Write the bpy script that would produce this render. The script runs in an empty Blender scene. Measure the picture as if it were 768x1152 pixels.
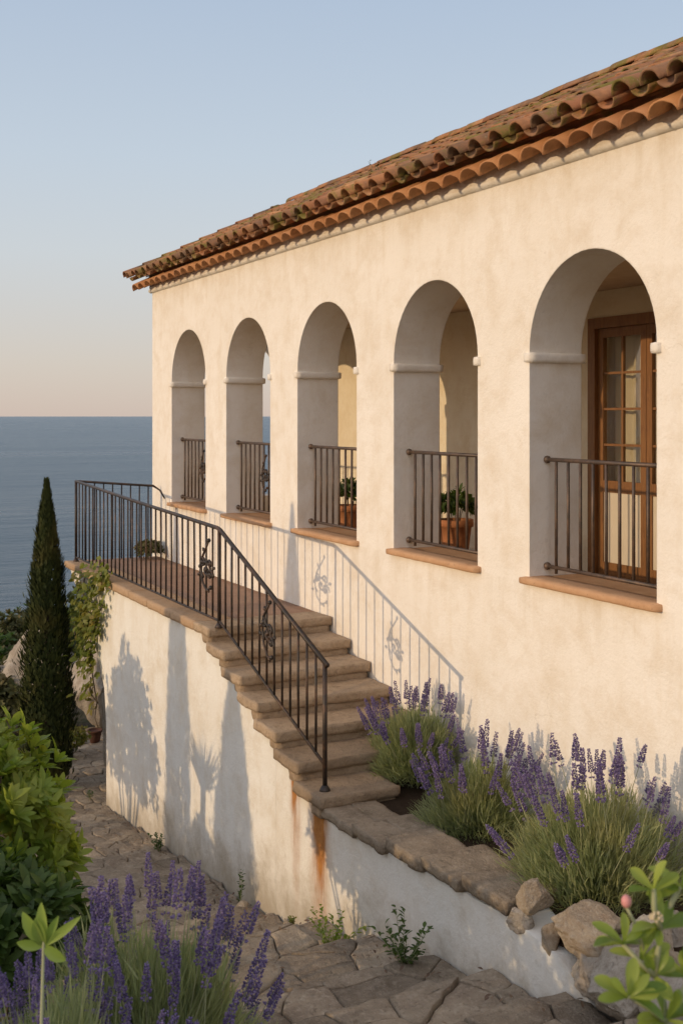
import bpy, bmesh, math, random
from mathutils import Vector, Matrix, noise, Euler
R = random.Random(7)
sc = bpy.context.scene
COL = sc.collection
# ---------------------------------------------------------------- frame of reference
# s: metres along the villa front away from the camera, w: metres from the camera's line towards the
# villa front (front face at w = WF), h: height relative to eye level.
WF, EYE = 5.788, 6.0
TH = math.atan(654.0 / 1280.0)
def P(s, w, h): return Vector((-s, w - WF, h + EYE))

# ---------------------------------------------------------------- camera, sky, sun, exposure
cam = bpy.data.cameras.new('camera'); cam_o = bpy.data.objects.new('camera', cam); COL.objects.link(cam_o)
cam.sensor_fit = 'VERTICAL'; cam.sensor_height = 36.0; cam.lens = 40.0
cam.shift_y = -108.0 / 1152.0
cam.clip_start = 0.05; cam.clip_end = 120000
cam_o.location = P(0, 0, 0)
fwd = Vector((-math.cos(TH), math.sin(TH), 0))
cam_o.rotation_euler = fwd.to_track_quat('-Z', 'Y').to_euler()
cam.dof.use_dof = True; cam.dof.focus_distance = 10.5; cam.dof.aperture_fstop = 5.0
sc.camera = cam_o

SUN_TRAVEL = Vector((0.03, 1.0, -0.185)).normalized()
sun_dir = -SUN_TRAVEL
SUN_EL = math.asin(sun_dir.z)
SUN_ROT = math.atan2(sun_dir.x, sun_dir.y)
wd = bpy.data.worlds.new('World'); sc.world = wd; wd.use_nodes = True
nt = wd.node_tree
bg = nt.nodes['Background']
sky = nt.nodes.new('ShaderNodeTexSky'); sky.sky_type = 'NISHITA'; sky.sun_disc = False
sky.sun_elevation = SUN_EL; sky.sun_rotation = SUN_ROT
sky.altitude = 0; sky.air_density = 1.0; sky.dust_density = 0.8; sky.ozone_density = 2.0
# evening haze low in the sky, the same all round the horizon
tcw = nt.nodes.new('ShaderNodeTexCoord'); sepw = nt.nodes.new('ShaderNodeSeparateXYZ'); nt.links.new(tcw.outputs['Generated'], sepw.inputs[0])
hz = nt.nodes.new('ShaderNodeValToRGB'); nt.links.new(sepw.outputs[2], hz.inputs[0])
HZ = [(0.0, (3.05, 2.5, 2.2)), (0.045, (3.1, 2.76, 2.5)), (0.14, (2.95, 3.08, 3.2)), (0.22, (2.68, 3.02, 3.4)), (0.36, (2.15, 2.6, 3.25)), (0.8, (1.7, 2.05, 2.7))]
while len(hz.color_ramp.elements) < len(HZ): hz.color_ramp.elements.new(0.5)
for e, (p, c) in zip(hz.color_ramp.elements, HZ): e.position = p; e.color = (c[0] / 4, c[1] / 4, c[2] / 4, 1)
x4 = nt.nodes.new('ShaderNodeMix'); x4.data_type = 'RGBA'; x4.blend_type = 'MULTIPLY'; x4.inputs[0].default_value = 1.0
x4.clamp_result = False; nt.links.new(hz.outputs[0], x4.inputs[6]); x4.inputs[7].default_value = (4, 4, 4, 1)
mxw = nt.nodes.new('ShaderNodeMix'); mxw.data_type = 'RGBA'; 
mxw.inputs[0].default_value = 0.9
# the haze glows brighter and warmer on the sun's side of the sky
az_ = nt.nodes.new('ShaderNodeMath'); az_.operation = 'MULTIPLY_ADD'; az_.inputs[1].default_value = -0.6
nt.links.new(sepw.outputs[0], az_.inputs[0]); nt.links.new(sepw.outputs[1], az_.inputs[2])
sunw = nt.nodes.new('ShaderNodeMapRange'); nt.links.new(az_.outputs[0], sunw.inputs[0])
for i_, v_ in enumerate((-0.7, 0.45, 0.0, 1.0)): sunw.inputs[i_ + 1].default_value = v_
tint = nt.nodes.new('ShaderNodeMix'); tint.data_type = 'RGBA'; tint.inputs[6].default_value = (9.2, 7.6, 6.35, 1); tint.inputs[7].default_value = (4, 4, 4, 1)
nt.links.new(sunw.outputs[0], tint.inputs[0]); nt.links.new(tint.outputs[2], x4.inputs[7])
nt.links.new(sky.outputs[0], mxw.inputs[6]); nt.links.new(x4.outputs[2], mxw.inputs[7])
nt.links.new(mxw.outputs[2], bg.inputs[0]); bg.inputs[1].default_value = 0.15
sun = bpy.data.lights.new('sun', 'SUN'); sun.energy = 1.4; sun.angle = math.radians(0.6); sun.color = (1.0, 0.725, 0.43)
sun_o = bpy.data.objects.new('sun', sun); COL.objects.link(sun_o)
sun_o.rotation_euler = SUN_TRAVEL.to_track_quat('-Z', 'Y').to_euler()
sc.view_settings.view_transform = 'Standard'; sc.view_settings.look = 'None'
sc.view_settings.exposure = 0.5; sc.view_settings.gamma = 1.0
sc.view_settings.use_curve_mapping = False

# ---------------------------------------------------------------- materials
class NT:
    def __init__(self, name):
        self.m = bpy.data.materials.new(name); self.m.use_nodes = True
        self.t = self.m.node_tree; self.b = self.t.nodes['Principled BSDF']
        self.out = self.t.nodes['Material Output']
        self.pos = self.n('ShaderNodeNewGeometry')
    def n(self, typ, **kw):
        x = self.t.nodes.new(typ)
        for k, v in kw.items(): setattr(x, k, v)
        return x
    def set(self, sock, v):
        if hasattr(v, 'is_output') or isinstance(v, bpy.types.NodeSocket): self.t.links.new(v, sock)
        elif v is not None: sock.default_value = v
    def scaled(self, sx, sy, sz, off=(0, 0, 0)):
        m = self.n('ShaderNodeMapping'); self.set(m.inputs[0], self.pos.outputs['Position'])
        m.inputs['Scale'].default_value = (sx, sy, sz); m.inputs['Location'].default_value = off
        return m.outputs[0]
    def noise(self, scale, detail=5, rough=0.55, vec=None, dist=0.0):
        x = self.n('ShaderNodeTexNoise'); x.inputs['Scale'].default_value = scale
        x.inputs['Detail'].default_value = detail; x.inputs['Roughness'].default_value = rough
        x.inputs['Distortion'].default_value = dist
        self.set(x.inputs['Vector'], vec if vec is not None else self.pos.outputs['Position'])
        return x.outputs[0]
    def voro(self, scale, vec=None, feature='F1', out='Distance'):
        x = self.n('ShaderNodeTexVoronoi', feature=feature); x.inputs['Scale'].default_value = scale
        self.set(x.inputs['Vector'], vec if vec is not None else self.pos.outputs['Position'])
        return x.outputs[out]
    def ramp(self, fac, stops, interp='LINEAR'):
        x = self.n('ShaderNodeValToRGB'); r = x.color_ramp; r.interpolation = interp
        while len(r.elements) < len(stops): r.elements.new(0.5)
        for e, (p, c) in zip(r.elements, stops):
            e.position = p; e.color = (c, c, c, 1) if not hasattr(c, '__len__') else (*c, 1)
        self.set(x.inputs[0], fac); return x.outputs[0]
    def mix(self, fac, a, b, mode='MIX'):
        x = self.n('ShaderNodeMix', data_type='RGBA', blend_type=mode)
        for s, v in ((x.inputs[0], fac), (x.inputs[6], a), (x.inputs[7], b)):
            if isinstance(v, tuple): v = (*v, 1)
            self.set(s, v)
        return x.outputs[2]
    def math(self, op, a, b=0.0, clamp=False):
        x = self.n('ShaderNodeMath', operation=op, use_clamp=clamp)
        self.set(x.inputs[0], a); self.set(x.inputs[1], b); return x.outputs[0]
    def range(self, v, a, b, c=0.0, d=1.0):
        x = self.n('ShaderNodeMapRange'); x.interpolation_type = 'SMOOTHSTEP'
        self.set(x.inputs[0], v)
        for i, q in enumerate((a, b, c, d)): x.inputs[i + 1].default_value = q
        return x.outputs[0]
    def sep(self):
        x = self.n('ShaderNodeSeparateXYZ'); self.set(x.inputs[0], self.pos.outputs['Position']); return x.outputs
    def bump(self, h, strength, dist=0.02, normal=None):
        x = self.n('ShaderNodeBump'); x.inputs['Strength'].default_value = strength
        x.inputs['Distance'].default_value = dist; self.set(x.inputs['Height'], h)
        if normal is not None: self.set(x.inputs['Normal'], normal)
        return x.outputs[0]
    def bevel(self, r):
        x = self.n('ShaderNodeBevel'); x.samples = 4; x.inputs['Radius'].default_value = r; return x.outputs[0]
    def fin(self, color=None, rough=0.8, normal=None, metal=0.0, spec=0.3):
        self.set(self.b.inputs['Base Color'], (*color, 1) if isinstance(color, tuple) else color)
        self.set(self.b.inputs['Roughness'], rough); self.b.inputs['Metallic'].default_value = metal
        self.b.inputs['Specular IOR Level'].default_value = spec
        if normal is not None: self.set(self.b.inputs['Normal'], normal)
        return self.m

W0_Y = 4.34 - WF
def plaster(name, a, b, rust=False, grime=None):
    k = NT(name)
    n1 = k.noise(0.9, 8, 0.62); n2 = k.noise(2.3, 9, 0.72, dist=0.15); n3 = k.noise(38, 4, 0.6)
    st = k.noise(1.0, 5, 0.6, vec=k.scaled(5, 5, 0.7))
    c = k.mix(k.ramp(n1, [(0.35, 0.0), (0.68, 1.0)]), a, b)
    c = k.mix(k.ramp(n2, [(0.46, 0.0), (0.68, 0.75)]), c, (b[0]*0.88, b[1]*0.825, b[2]*0.75))
    c = k.mix(k.ramp(st, [(0.52, 0.0), (0.74, 0.28)]), c, (b[0]*0.86, b[1]*0.79, b[2]*0.67))
    c = k.mix(k.ramp(k.noise(15, 3), [(0.66, 0.0), (0.74, 0.22)]), c, (0.5, 0.45, 0.38))
    z = k.sep()
    crk = k.voro(0.55, k.scaled(1, 1, 1), 'DISTANCE_TO_EDGE')
    wv = k.n('ShaderNodeVectorMath', operation='ADD'); nz = k.n('ShaderNodeTexNoise'); nz.inputs['Scale'].default_value = 3.5; nz.inputs['Detail'].default_value = 6
    k.set(nz.inputs['Vector'], k.pos.outputs['Position']); k.set(wv.inputs[0], nz.outputs['Color']); k.set(wv.inputs[1], k.pos.outputs['Position'])
    crk = k.voro(0.42, wv.outputs[0], 'DISTANCE_TO_EDGE')
    cmask = k.math('MULTIPLY', k.range(crk, 0.0, 0.006, 1.0, 0.0), k.ramp(k.noise(0.7, 3), [(0.55, 0.0), (0.66, 0.22)]))
    c = k.mix(cmask, c, (b[0]*0.55, b[1]*0.5, b[2]*0.42))
    drip = k.ramp(k.noise(1.0, 6, 0.7, vec=k.scaled(7, 7, 0.35, (3, 1, 0))), [(0.47, 0.0), (0.68, 1.0)])
    band = k.math('ADD', k.range(z[2], EYE + 1.5, EYE + 2.1, 0.0, 0.32), k.math('MULTIPLY', k.range(z[2], EYE - 1.42, EYE - 1.40, 1.0, 0.0), k.range(z[2], EYE - 2.1, EYE - 1.42, 0.0, 0.3)))
    c = k.mix(k.math('MULTIPLY', drip, band, True), c, (b[0]*0.72, b[1]*0.65, b[2]*0.52))
    if grime:
        # splashed earth and lichen along the foot of the wall: follows the ground, broken by noise
        gl = k.math('ADD', k.math('MULTIPLY', z[0], grime[1]), grime[0])
        hgt = k.math('SUBTRACT', z[2], gl)
        f = k.range(k.math('ADD', hgt, k.math('MULTIPLY', n2, -1.1)), -0.75, 0.1, 0.85, 0.0)
        c = k.mix(f, c, (0.32, 0.27, 0.2))
    if rust:
        def streak(s0, top, length, width, amt, seed):
            wob = k.math('MULTIPLY', k.math('SUBTRACT', k.noise(1.0, 3, vec=k.scaled(2, 2, 3.5, (seed, 0, 0))), 0.5), 0.14)
            dx = k.math('ABSOLUTE', k.math('ADD', k.math('ADD', z[0], s0), wob))
            dz = k.math('SUBTRACT', top + EYE, z[2])
            ww = k.range(dz, 0, length, width, width * 0.45)
            q = k.math('DIVIDE', dx, ww)
            f = k.range(q, 0.1, 1.25, 1.0, 0.0)
            f = k.math('MULTIPLY', f, k.range(dz, length * 0.25, length, 1.0, 0.0))
            f = k.math('MULTIPLY', f, k.range(dz, -0.02, 0.02, 0.0, 1.0))
            fine = k.ramp(k.noise(1.0, 6, 0.7, vec=k.scaled(22, 22, 3, (seed, 0, 0))), [(0.28, 0.25), (0.6, 1.0)])
            f = k.math('MULTIPLY', f, k.range(z[1], W0_Y + 0.01, W0_Y + 0.03, 1.0, 0.0))
            return k.math('MULTIPLY', k.math('MULTIPLY', f, fine), amt, True)
        for args in ((8.90, -3.36, 0.95, 0.15, 2.6, 1.0), (8.91, -3.36, 1.8, 0.26, 0.8, 4.0), (9.44, -3.18, 0.55, 0.09, 2.4, 2.0), (9.40, -3.2, 1.5, 0.16, 0.75, 3.0)):
            f = streak(*args)
            rc = k.mix(k.noise(9, 4), (0.22, 0.075, 0.022), (0.55, 0.26, 0.08))
            c = k.mix(f, c, rc)
    h = k.math('ADD', k.math('MULTIPLY', n2, 0.7), k.math('MULTIPLY', n3, 0.16))
    h = k.math('ADD', h, k.math('MULTIPLY', n1, 0.8))
    return k.fin(c, 0.93, k.bump(h, 0.9, 0.028, k.bevel(0.018)), spec=0.15)

def stone(name, a, b, c3, scale=3.0, bstr=0.6, moss=0.0):
    k = NT(name)
    n1 = k.noise(scale, 6, 0.65); n2 = k.noise(scale * 6, 6, 0.7); 
    isl = k.n('ShaderNodeNewGeometry').outputs['Random Per Island']
    c = k.mix(k.ramp(n1, [(0.35, 0.0), (0.65, 1.0)]), a, b)
    c = k.mix(k.ramp(n2, [(0.5, 0.0), (0.72, 0.65)]), c, c3)
    c = k.mix(k.ramp(k.noise(scale * 16, 3), [(0.6, 0.0), (0.7, 0.4)]), c, (a[0]*0.4, a[1]*0.4, a[2]*0.4))
    c = k.mix(0.65, c, k.ramp(isl, [(0.0, 0.62), (1.0, 1.35)]), 'MULTIPLY')
    if moss: c = k.mix(k.ramp(k.noise(scale * 1.7, 5, 0.7), [(0.55, 0.0), (0.7, moss)]), c, (0.13, 0.12, 0.03))
    pit = k.ramp(k.voro(scale * 9, feature='SMOOTH_F1'), [(0.05, 0.0), (0.3, 1.0)])
    grit = k.noise(scale * 26, 5, 0.75)
    c = k.mix(k.ramp(grit, [(0.56, 0.0), (0.66, 0.45)]), c, (c3[0]*1.15, c3[1]*1.15, c3[2]*1.15))
    c = k.mix(k.ramp(k.noise(scale * 2.3, 7, 0.75), [(0.58, 0.0), (0.64, 0.5)]), c, (b[0]*0.55, b[1]*0.52, b[2]*0.45))
    h = k.math('ADD', n1, k.math('MULTIPLY', n2, 0.6))
    h = k.math('ADD', h, k.math('MULTIPLY', grit, 0.3))
    h = k.math('ADD', h, k.math('MULTIPLY', pit, 0.18))
    return k.fin(c, 0.9, k.bump(h, bstr, 0.03), spec=0.2)

def leaf_mat(name, a, b, rough=0.5, trans=0.3, third=None, spec=0.3, tfac=1.6):
    k = NT(name)
    isl = k.pos.outputs['Random Per Island']
    c = k.mix(isl, a, b)
    if third: c = k.mix(k.ramp(k.noise(2.2, 3), [(0.5, 0.0), (0.68, 0.8)]), c, third)
    k.fin(c, rough, spec=spec)
    if trans:
        tr = k.n('ShaderNodeBsdfTranslucent'); k.set(tr.inputs[0], k.mix(1.0, c, (tfac, tfac*1.05, tfac*0.55), 'MULTIPLY'))
        mx = k.n('ShaderNodeMixShader'); mx.inputs[0].default_value = trans
        k.t.links.new(k.b.outputs[0], mx.inputs[1]); k.t.links.new(tr.outputs[0], mx.inputs[2])
        k.t.links.new(mx.outputs[0], k.out.inputs[0])
    return k.m

M = {}
M['plaster'] = plaster('lime_plaster', (0.83, 0.785, 0.725), (0.78, 0.725, 0.65))
M['plaster_low'] = plaster('weathered_plaster', (0.81, 0.79, 0.74), (0.75, 0.71, 0.64), rust=True, grime=(2.95, 0.158))
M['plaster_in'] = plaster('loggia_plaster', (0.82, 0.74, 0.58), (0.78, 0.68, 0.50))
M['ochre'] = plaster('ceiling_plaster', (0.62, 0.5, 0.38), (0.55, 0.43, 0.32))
M['step'] = stone('step_stone', (0.37, 0.27, 0.18), (0.48, 0.355, 0.24), (0.22, 0.16, 0.11), 3.0, 0.9)
M['slab'] = stone('coping_stone', (0.46, 0.30, 0.175), (0.50, 0.345, 0.22), (0.34, 0.225, 0.14), 4.0, 0.3)
M['cap'] = stone('wall_cap_stone', (0.38, 0.30, 0.215), (0.24, 0.185, 0.13), (0.48, 0.40, 0.31), 3.5, 1.0)
M['flag'] = stone('flagstone', (0.36, 0.29, 0.21), (0.22, 0.168, 0.12), (0.48, 0.40, 0.31), 2.6, 1.0)
M['rock'] = stone('rock', (0.52, 0.46, 0.385), (0.36, 0.30, 0.24), (0.22, 0.18, 0.14), 4.5, 1.0)
M['rock_warm'] = stone('ochre_rock', (0.48, 0.395, 0.29), (0.31, 0.235, 0.165), (0.56, 0.49, 0.40), 5.0, 1.0)
def tilemat():
    k = NT('terracotta_tile')
    isl = k.pos.outputs['Random Per Island']
    c = k.ramp(isl, [(0.0, (0.29, 0.125, 0.06)), (0.3, (0.42, 0.195, 0.09)), (0.6, (0.34, 0.155, 0.085)), (0.85, (0.48, 0.26, 0.13)), (1.0, (0.25, 0.135, 0.085))])
    c = k.mix(k.ramp(k.noise(7, 6, 0.7), [(0.45, 0.0), (0.7, 0.7)]), c, (0.24, 0.125, 0.075))
    c = k.mix(k.ramp(k.noise(1.3, 6, 0.7), [(0.44, 0.0), (0.62, 0.85)]), c, (0.13, 0.09, 0.062))
    c = k.mix(k.ramp(k.noise(2.3, 7, 0.75), [(0.50, 0.0), (0.60, 0.9)]), c, (0.16, 0.14, 0.035))
    c = k.mix(k.ramp(k.noise(24, 4, 0.7), [(0.62, 0.0), (0.72, 0.6)]), c, (0.40, 0.34, 0.24))
    return k.fin(c, 0.88, k.bump(k.noise(30, 5, 0.7), 0.5, 0.01), spec=0.2)
M['tile'] = tilemat()
def gola():
    k = NT('eave_tile')
    isl = k.pos.outputs['Random Per Island']
    c = k.ramp(isl, [(0.0, (0.42, 0.19, 0.085)), (0.5, (0.52, 0.26, 0.12)), (1.0, (0.46, 0.235, 0.125))])
    c = k.mix(k.ramp(k.noise(5, 6, 0.7), [(0.5, 0.0), (0.72, 0.6)]), c, (0.28, 0.13, 0.06))
    c = k.mix(k.ramp(k.noise(22, 4, 0.7), [(0.62, 0.0), (0.72, 0.4)]), c, (0.45, 0.36, 0.26))
    return k.fin(c, 0.88, k.bump(k.noise(30, 5, 0.7), 0.4, 0.01), spec=0.2)
M['gola'] = gola()
def terr(name, a, b):
    k = NT(name)
    c = k.mix(k.ramp(k.noise(5, 6, 0.7), [(0.35, 0.0), (0.68, 1.0)]), a, b)
    c = k.mix(k.ramp(k.noise(30, 4), [(0.6, 0.0), (0.72, 0.5)]), c, (a[0]*0.5, a[1]*0.5, a[2]*0.5))
    return k.fin(c, 0.85, k.bump(k.noise(18, 5, 0.7), 0.5, 0.012, k.bevel(0.012)), spec=0.2)
M['sill'] = terr('terracotta_sill', (0.46, 0.26, 0.14), (0.54, 0.33, 0.19))
M['floor'] = terr('terracotta_floor', (0.30, 0.185, 0.125), (0.37, 0.235, 0.16))
M['pot'] = terr('terracotta_pot', (0.42, 0.17, 0.08), (0.5, 0.23, 0.11))
M['rusty'] = terr('rusty_pot', (0.075, 0.036, 0.024), (0.12, 0.055, 0.035))
def iron():
    k = NT('wrought_iron')
    n = k.noise(9, 6, 0.7)
    c = k.mix(k.ramp(n, [(0.46, 0.0), (0.68, 0.85)]), (0.035, 0.028, 0.024), (0.12, 0.062, 0.035))
    return k.fin(c, 0.5, k.bump(k.noise(60, 4), 0.35, 0.004), metal=0.35, spec=0.5)
M['iron'] = iron()
def iron2():
    k = NT('weathered_iron')
    c = k.mix(k.ramp(k.noise(9, 6, 0.7), [(0.4, 0.0), (0.65, 0.8)]), (0.07, 0.052, 0.042), (0.17, 0.105, 0.07))
    return k.fin(c, 0.5, k.bump(k.noise(60, 4), 0.35, 0.004), metal=0.3, spec=0.5)
M['iron2'] = iron2()
def wood():
    k = NT('varnished_wood')
    g = k.noise(3, 6, 0.7, vec=k.scaled(16, 16, 1.2), dist=1.2)
    c = k.mix(k.ramp(g, [(0.35, 0.0), (0.65, 1.0)]), (0.17, 0.075, 0.028), (0.30, 0.145, 0.052))
    return k.fin(c, 0.42, k.bump(g, 0.25, 0.005), spec=0.45)
M['wood'] = wood()
def glass():
    k = NT('window_glass')
    tr = k.n('ShaderNodeBsdfTransparent'); tr.inputs[0].default_value = (0.96, 0.97, 0.95, 1)
    gl = k.n('ShaderNodeBsdfGlossy'); gl.inputs['Roughness'].default_value = 0.03
    k.set(gl.inputs['Normal'], k.bump(k.noise(2.2, 2), 0.12, 0.03))
    fr = k.n('ShaderNodeLayerWeight'); fr.inputs[0].default_value = 0.5
    mx = k.n('ShaderNodeMixShader'); k.set(mx.inputs[0], k.math('ADD', k.math('MULTIPLY', k.math('POWER', fr.outputs['Facing'], 3.0), 0.6), 0.06, True))
    k.t.links.new(tr.outputs[0], mx.inputs[1]); k.t.links.new(gl.outputs[0], mx.inputs[2]); k.t.links.new(mx.outputs[0], k.out.inputs[0])
    return k.m
M['glass'] = glass()
k = NT('added_curtain_cloth'); M['added_curtain'] = k.fin((0.62, 0.52, 0.37), 0.9, k.bump(k.noise(300, 2), 0.2, 0.002))
k = NT('cream_panel'); M['panel'] = k.fin(k.mix(k.noise(8, 5), (0.6, 0.53, 0.42), (0.7, 0.63, 0.52)), 0.55, k.bump(k.noise(20, 4), 0.15, 0.004))
def soil():
    k = NT('dark_soil')
    c = k.mix(k.noise(14, 6, 0.7), (0.03, 0.02, 0.013), (0.1, 0.068, 0.045))
    return k.fin(c, 0.95, k.bump(k.math('ADD', k.noise(25, 6, 0.75), k.noise(90, 3)), 1.0, 0.04), spec=0.1)
M['soil'] = soil()
def groundm():
    k = NT('dry_ground')
    c = k.mix(k.ramp(k.noise(0.7, 7, 0.7), [(0.4, 0.0), (0.62, 1.0)]), (0.14, 0.105, 0.07), (0.075, 0.075, 0.035))
    c = k.mix(k.ramp(k.noise(11, 5, 0.7), [(0.45, 0.0), (0.7, 0.7)]), c, (0.2, 0.16, 0.115))
    return k.fin(c, 0.95, k.bump(k.math('ADD', k.noise(12, 7, 0.75), k.noise(60, 4, 0.7)), 0.9, 0.05), spec=0.1)
M['ground'] = groundm()
def seam():
    k = NT('sea_water')
    w1 = k.noise(1.0, 4, 0.6, vec=k.scaled(0.05, 0.011, 1)); w2 = k.noise(1.0, 6, 0.65, vec=k.scaled(0.35, 0.11, 1)); w3 = k.noise(1.0, 5, 0.6, vec=k.scaled(0.006, 0.0016, 1))
    h = k.math('ADD', k.math('MULTIPLY', w1, 5.0), k.math('MULTIPLY', w2, 1.6))
    c = k.mix(w3, (0.055, 0.10, 0.135), (0.06, 0.11, 0.145))
    k.set(k.b.inputs['IOR'], 1.33)
    return k.fin(c, k.range(w3, 0.35, 0.65, 0.27, 0.31), k.bump(h, 1.0, 1.0), spec=0.5)
M['sea'] = seam()
M['cyp'] = leaf_mat('cypress_foliage', (0.022, 0.034, 0.010), (0.055, 0.07, 0.02), 0.7, 0.15, (0.085, 0.08, 0.024))
M['lavleaf'] = leaf_mat('lavender_foliage', (0.22, 0.26, 0.14), (0.40, 0.42, 0.23), 0.65, 0.38, (0.37, 0.35, 0.18), tfac=1.3)
M['lavstem'] = leaf_mat('lavender_stem', (0.26, 0.29, 0.15), (0.36, 0.35, 0.2), 0.7, 0.0)
M['lavflower'] = leaf_mat('lavender_flower', (0.11, 0.082, 0.20), (0.29, 0.225, 0.40), 0.85, 0.2, None, 0.1, 1.3)
M['shrub'] = leaf_mat('glossy_leaf', (0.16, 0.23, 0.035), (0.26, 0.32, 0.055), 0.42, 0.42, (0.34, 0.35, 0.08))
M['shrubdark'] = leaf_mat('dark_leaf', (0.045, 0.085, 0.02), (0.09, 0.135, 0.032), 0.42, 0.35)
M['olive'] = leaf_mat('olive_scrub', (0.055, 0.062, 0.022), (0.11, 0.105, 0.04), 0.7, 0.15, (0.14, 0.11, 0.05))
M['rustgrass'] = leaf_mat('dry_grass', (0.12, 0.075, 0.055), (0.25, 0.17, 0.11), 0.7, 0.2)
M['vine'] = leaf_mat('vine_leaf', (0.10, 0.14, 0.025), (0.2, 0.21, 0.045), 0.5, 0.35, (0.24, 0.17, 0.05))
M['succ'] = leaf_mat('fleshy_leaf', (0.16, 0.24, 0.05), (0.26, 0.34, 0.08), 0.35, 0.3)
M['succ2'] = leaf_mat('rounded_leaf', (0.13, 0.2, 0.03), (0.31, 0.36, 0.07), 0.35, 0.35)
k = NT('bark'); M['bark'] = k.fin(k.mix(k.noise(14, 6, 0.7), (0.07, 0.05, 0.035), (0.18, 0.135, 0.095)), 0.9, k.bump(k.noise(25, 6, 0.7), 0.9, 0.02))
k = NT('pink_bud'); M['bud'] = k.fin(k.mix(k.noise(20, 3), (0.55, 0.18, 0.2), (0.7, 0.36, 0.32)), 0.5)
k = NT('buff_blossom'); M['blossom'] = k.fin(k.mix(k.noise(20, 3), (0.5, 0.4, 0.25), (0.6, 0.5, 0.32)), 0.6)

# ---------------------------------------------------------------- object helpers
class MB:
    def __init__(self): self.v = []; self.f = []; self.mi = []; self.sm = []
    def add(self, vs, fs, mi=0, smooth=False):
        o = len(self.v); self.v += [tuple(q) for q in vs]
        for f in fs: self.f.append([i + o for i in f]); self.mi.append(mi); self.sm.append(smooth)
    def box(self, s0, s1, w0, w1, h0, h1, mi=0):
        vs = [P(s, w, h) for h in (h0, h1) for (s, w) in ((s0, w0), (s1, w0), (s1, w1), (s0, w1))]
        self.add(vs, [(0, 1, 2, 3), (7, 6, 5, 4), (0, 4, 5, 1), (1, 5, 6, 2), (2, 6, 7, 3), (3, 7, 4, 0)], mi)
    def tube(self, pts, rad, n=8, mi=0, cap=True, smooth=True):
        pts = [Vector(p) for p in pts]; rings = []
        rr = rad if hasattr(rad, '__len__') else [rad] * len(pts)
        up = None
        for i, p in enumerate(pts):
            a = pts[max(i - 1, 0)]; b = pts[min(i + 1, len(pts) - 1)]
            d = (b - a).normalized()
            if up is None: up = d.orthogonal().normalized()
            up = (up - d * up.dot(d));
            up = up.normalized() if up.length > 1e-6 else d.orthogonal().normalized()
            x = d.cross(up)
            rings.append([p + (up * math.cos(t) + x * math.sin(t)) * rr[i] for t in (2 * math.pi * j / n for j in range(n))])
        vs = [q for r in rings for q in r]; fs = []
        for i in range(len(pts) - 1):
            for j in range(n):
                fs.append((i*n + j, i*n + (j+1) % n, (i+1)*n + (j+1) % n, (i+1)*n + j))
        if cap: fs.append(tuple(reversed(range(n)))); fs.append(tuple((len(pts)-1)*n + j for j in range(n)))
        self.add(vs, fs, mi, smooth)
    def ball(self, c, r, mi=0, n=8, sz=1.0):
        c = Vector(c); m = n // 2 + 1; vs = []; fs = []
        for i in range(m + 1):
            a = math.pi * i / m
            for j in range(n):
                b = 2 * math.pi * j / n
                vs.append(c + Vector((math.sin(a)*math.cos(b)*r, math.sin(a)*math.sin(b)*r, math.cos(a)*r*sz)))
        for i in range(m):
            for j in range(n): fs.append((i*n+j, (i+1)*n+j, (i+1)*n+(j+1) % n, i*n+(j+1) % n))
        self.add(vs, fs, mi, True)
    def build(self, name, mat, parent=None, base=None):
        b = Vector(base) if base is not None else (parent_world(parent) if parent else Vector((0, 0, 0)))
        me = bpy.data.meshes.new(name)
        me.from_pydata([tuple(Vector(v) - b) for v in self.v], [], self.f)
        for m in (mat if isinstance(mat, (list, tuple)) else [mat]): me.materials.append(m)
        me.polygons.foreach_set('material_index', self.mi); me.polygons.foreach_set('use_smooth', self.sm)
        me.update()
        o = bpy.data.objects.new(name, me); COL.objects.link(o)
        if parent: o.parent = parent
        else: o.location = b
        return o
def parent_world(o):
    v = Vector((0, 0, 0))
    while o: v += o.location; o = o.parent
    return v
def tag(o, label, cat, group=None):
    o['label'] = label; o['category'] = cat
    if group: o['group'] = group
    return o
def thing(name, loc, label, cat, group=None):
    o = bpy.data.objects.new(name, None); COL.objects.link(o); o.location = loc; o.empty_display_size = 0.1
    return tag(o, label, cat, group)
def struct(o, kind='structure'): o['kind'] = kind; return o
def fbm(v, o=4): return noise.fractal(v, 1.0, 2.0, o)
def lerp_tab(x, tab):
    if x <= tab[0][0]: return tab[0][1]
    for (a, b), (c, d) in zip(tab, tab[1:]):
        if x <= c: return b + (d - b) * (x - a) / (c - a)
    return tab[-1][1]

# ---------------------------------------------------------------- terrain, path, sea
PROF = [(-6, -1.6), (0, -2.15), (3, -2.85), (5.24, -3.52), (6.23, -3.86), (7.65, -4.24), (10.3, -4.82), (15.75, -5.47), (20, -5.62), (24, -6.3), (32, -8.2), (60, -17), (110, -40), (400, -70)]
def G(s, w):
    h = lerp_tab(s, PROF)
    if w < 1.6: h += min(0.3, (1.6 - w) * 0.25) * (1 if s < 14 else max(0, 1 - (s - 14) / 4))
    if w < -4: h -= (-4 - w) * 0.10 * min(1, max(0, (s - 8) / 10))
    if w > 9: h -= (w - 9) * 0.22
    h += 0.05 * fbm(Vector((s * 0.8, w * 0.8, 3))) * (1 if s < 25 else 5)
    return h
mb = MB()
ss = [-25, -15, -8, -4] + [-2 + 0.4 * i for i in range(66)] + [25 + 1.2 * i for i in range(20)] + [52, 58, 65, 75, 90, 110, 150, 220, 400]
ws = [-300, -180, -110, -70, -45, -30, -22, -16, -12, -9] + [-7 + 0.4 * i for i in range(45)] + [12, 14, 17, 22, 30, 45, 70, 110, 180, 300]
for s in ss:
    for w in ws: mb.v.append(tuple(P(s, w, G(s, w) - 0.10)))
nw = len(ws)
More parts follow.
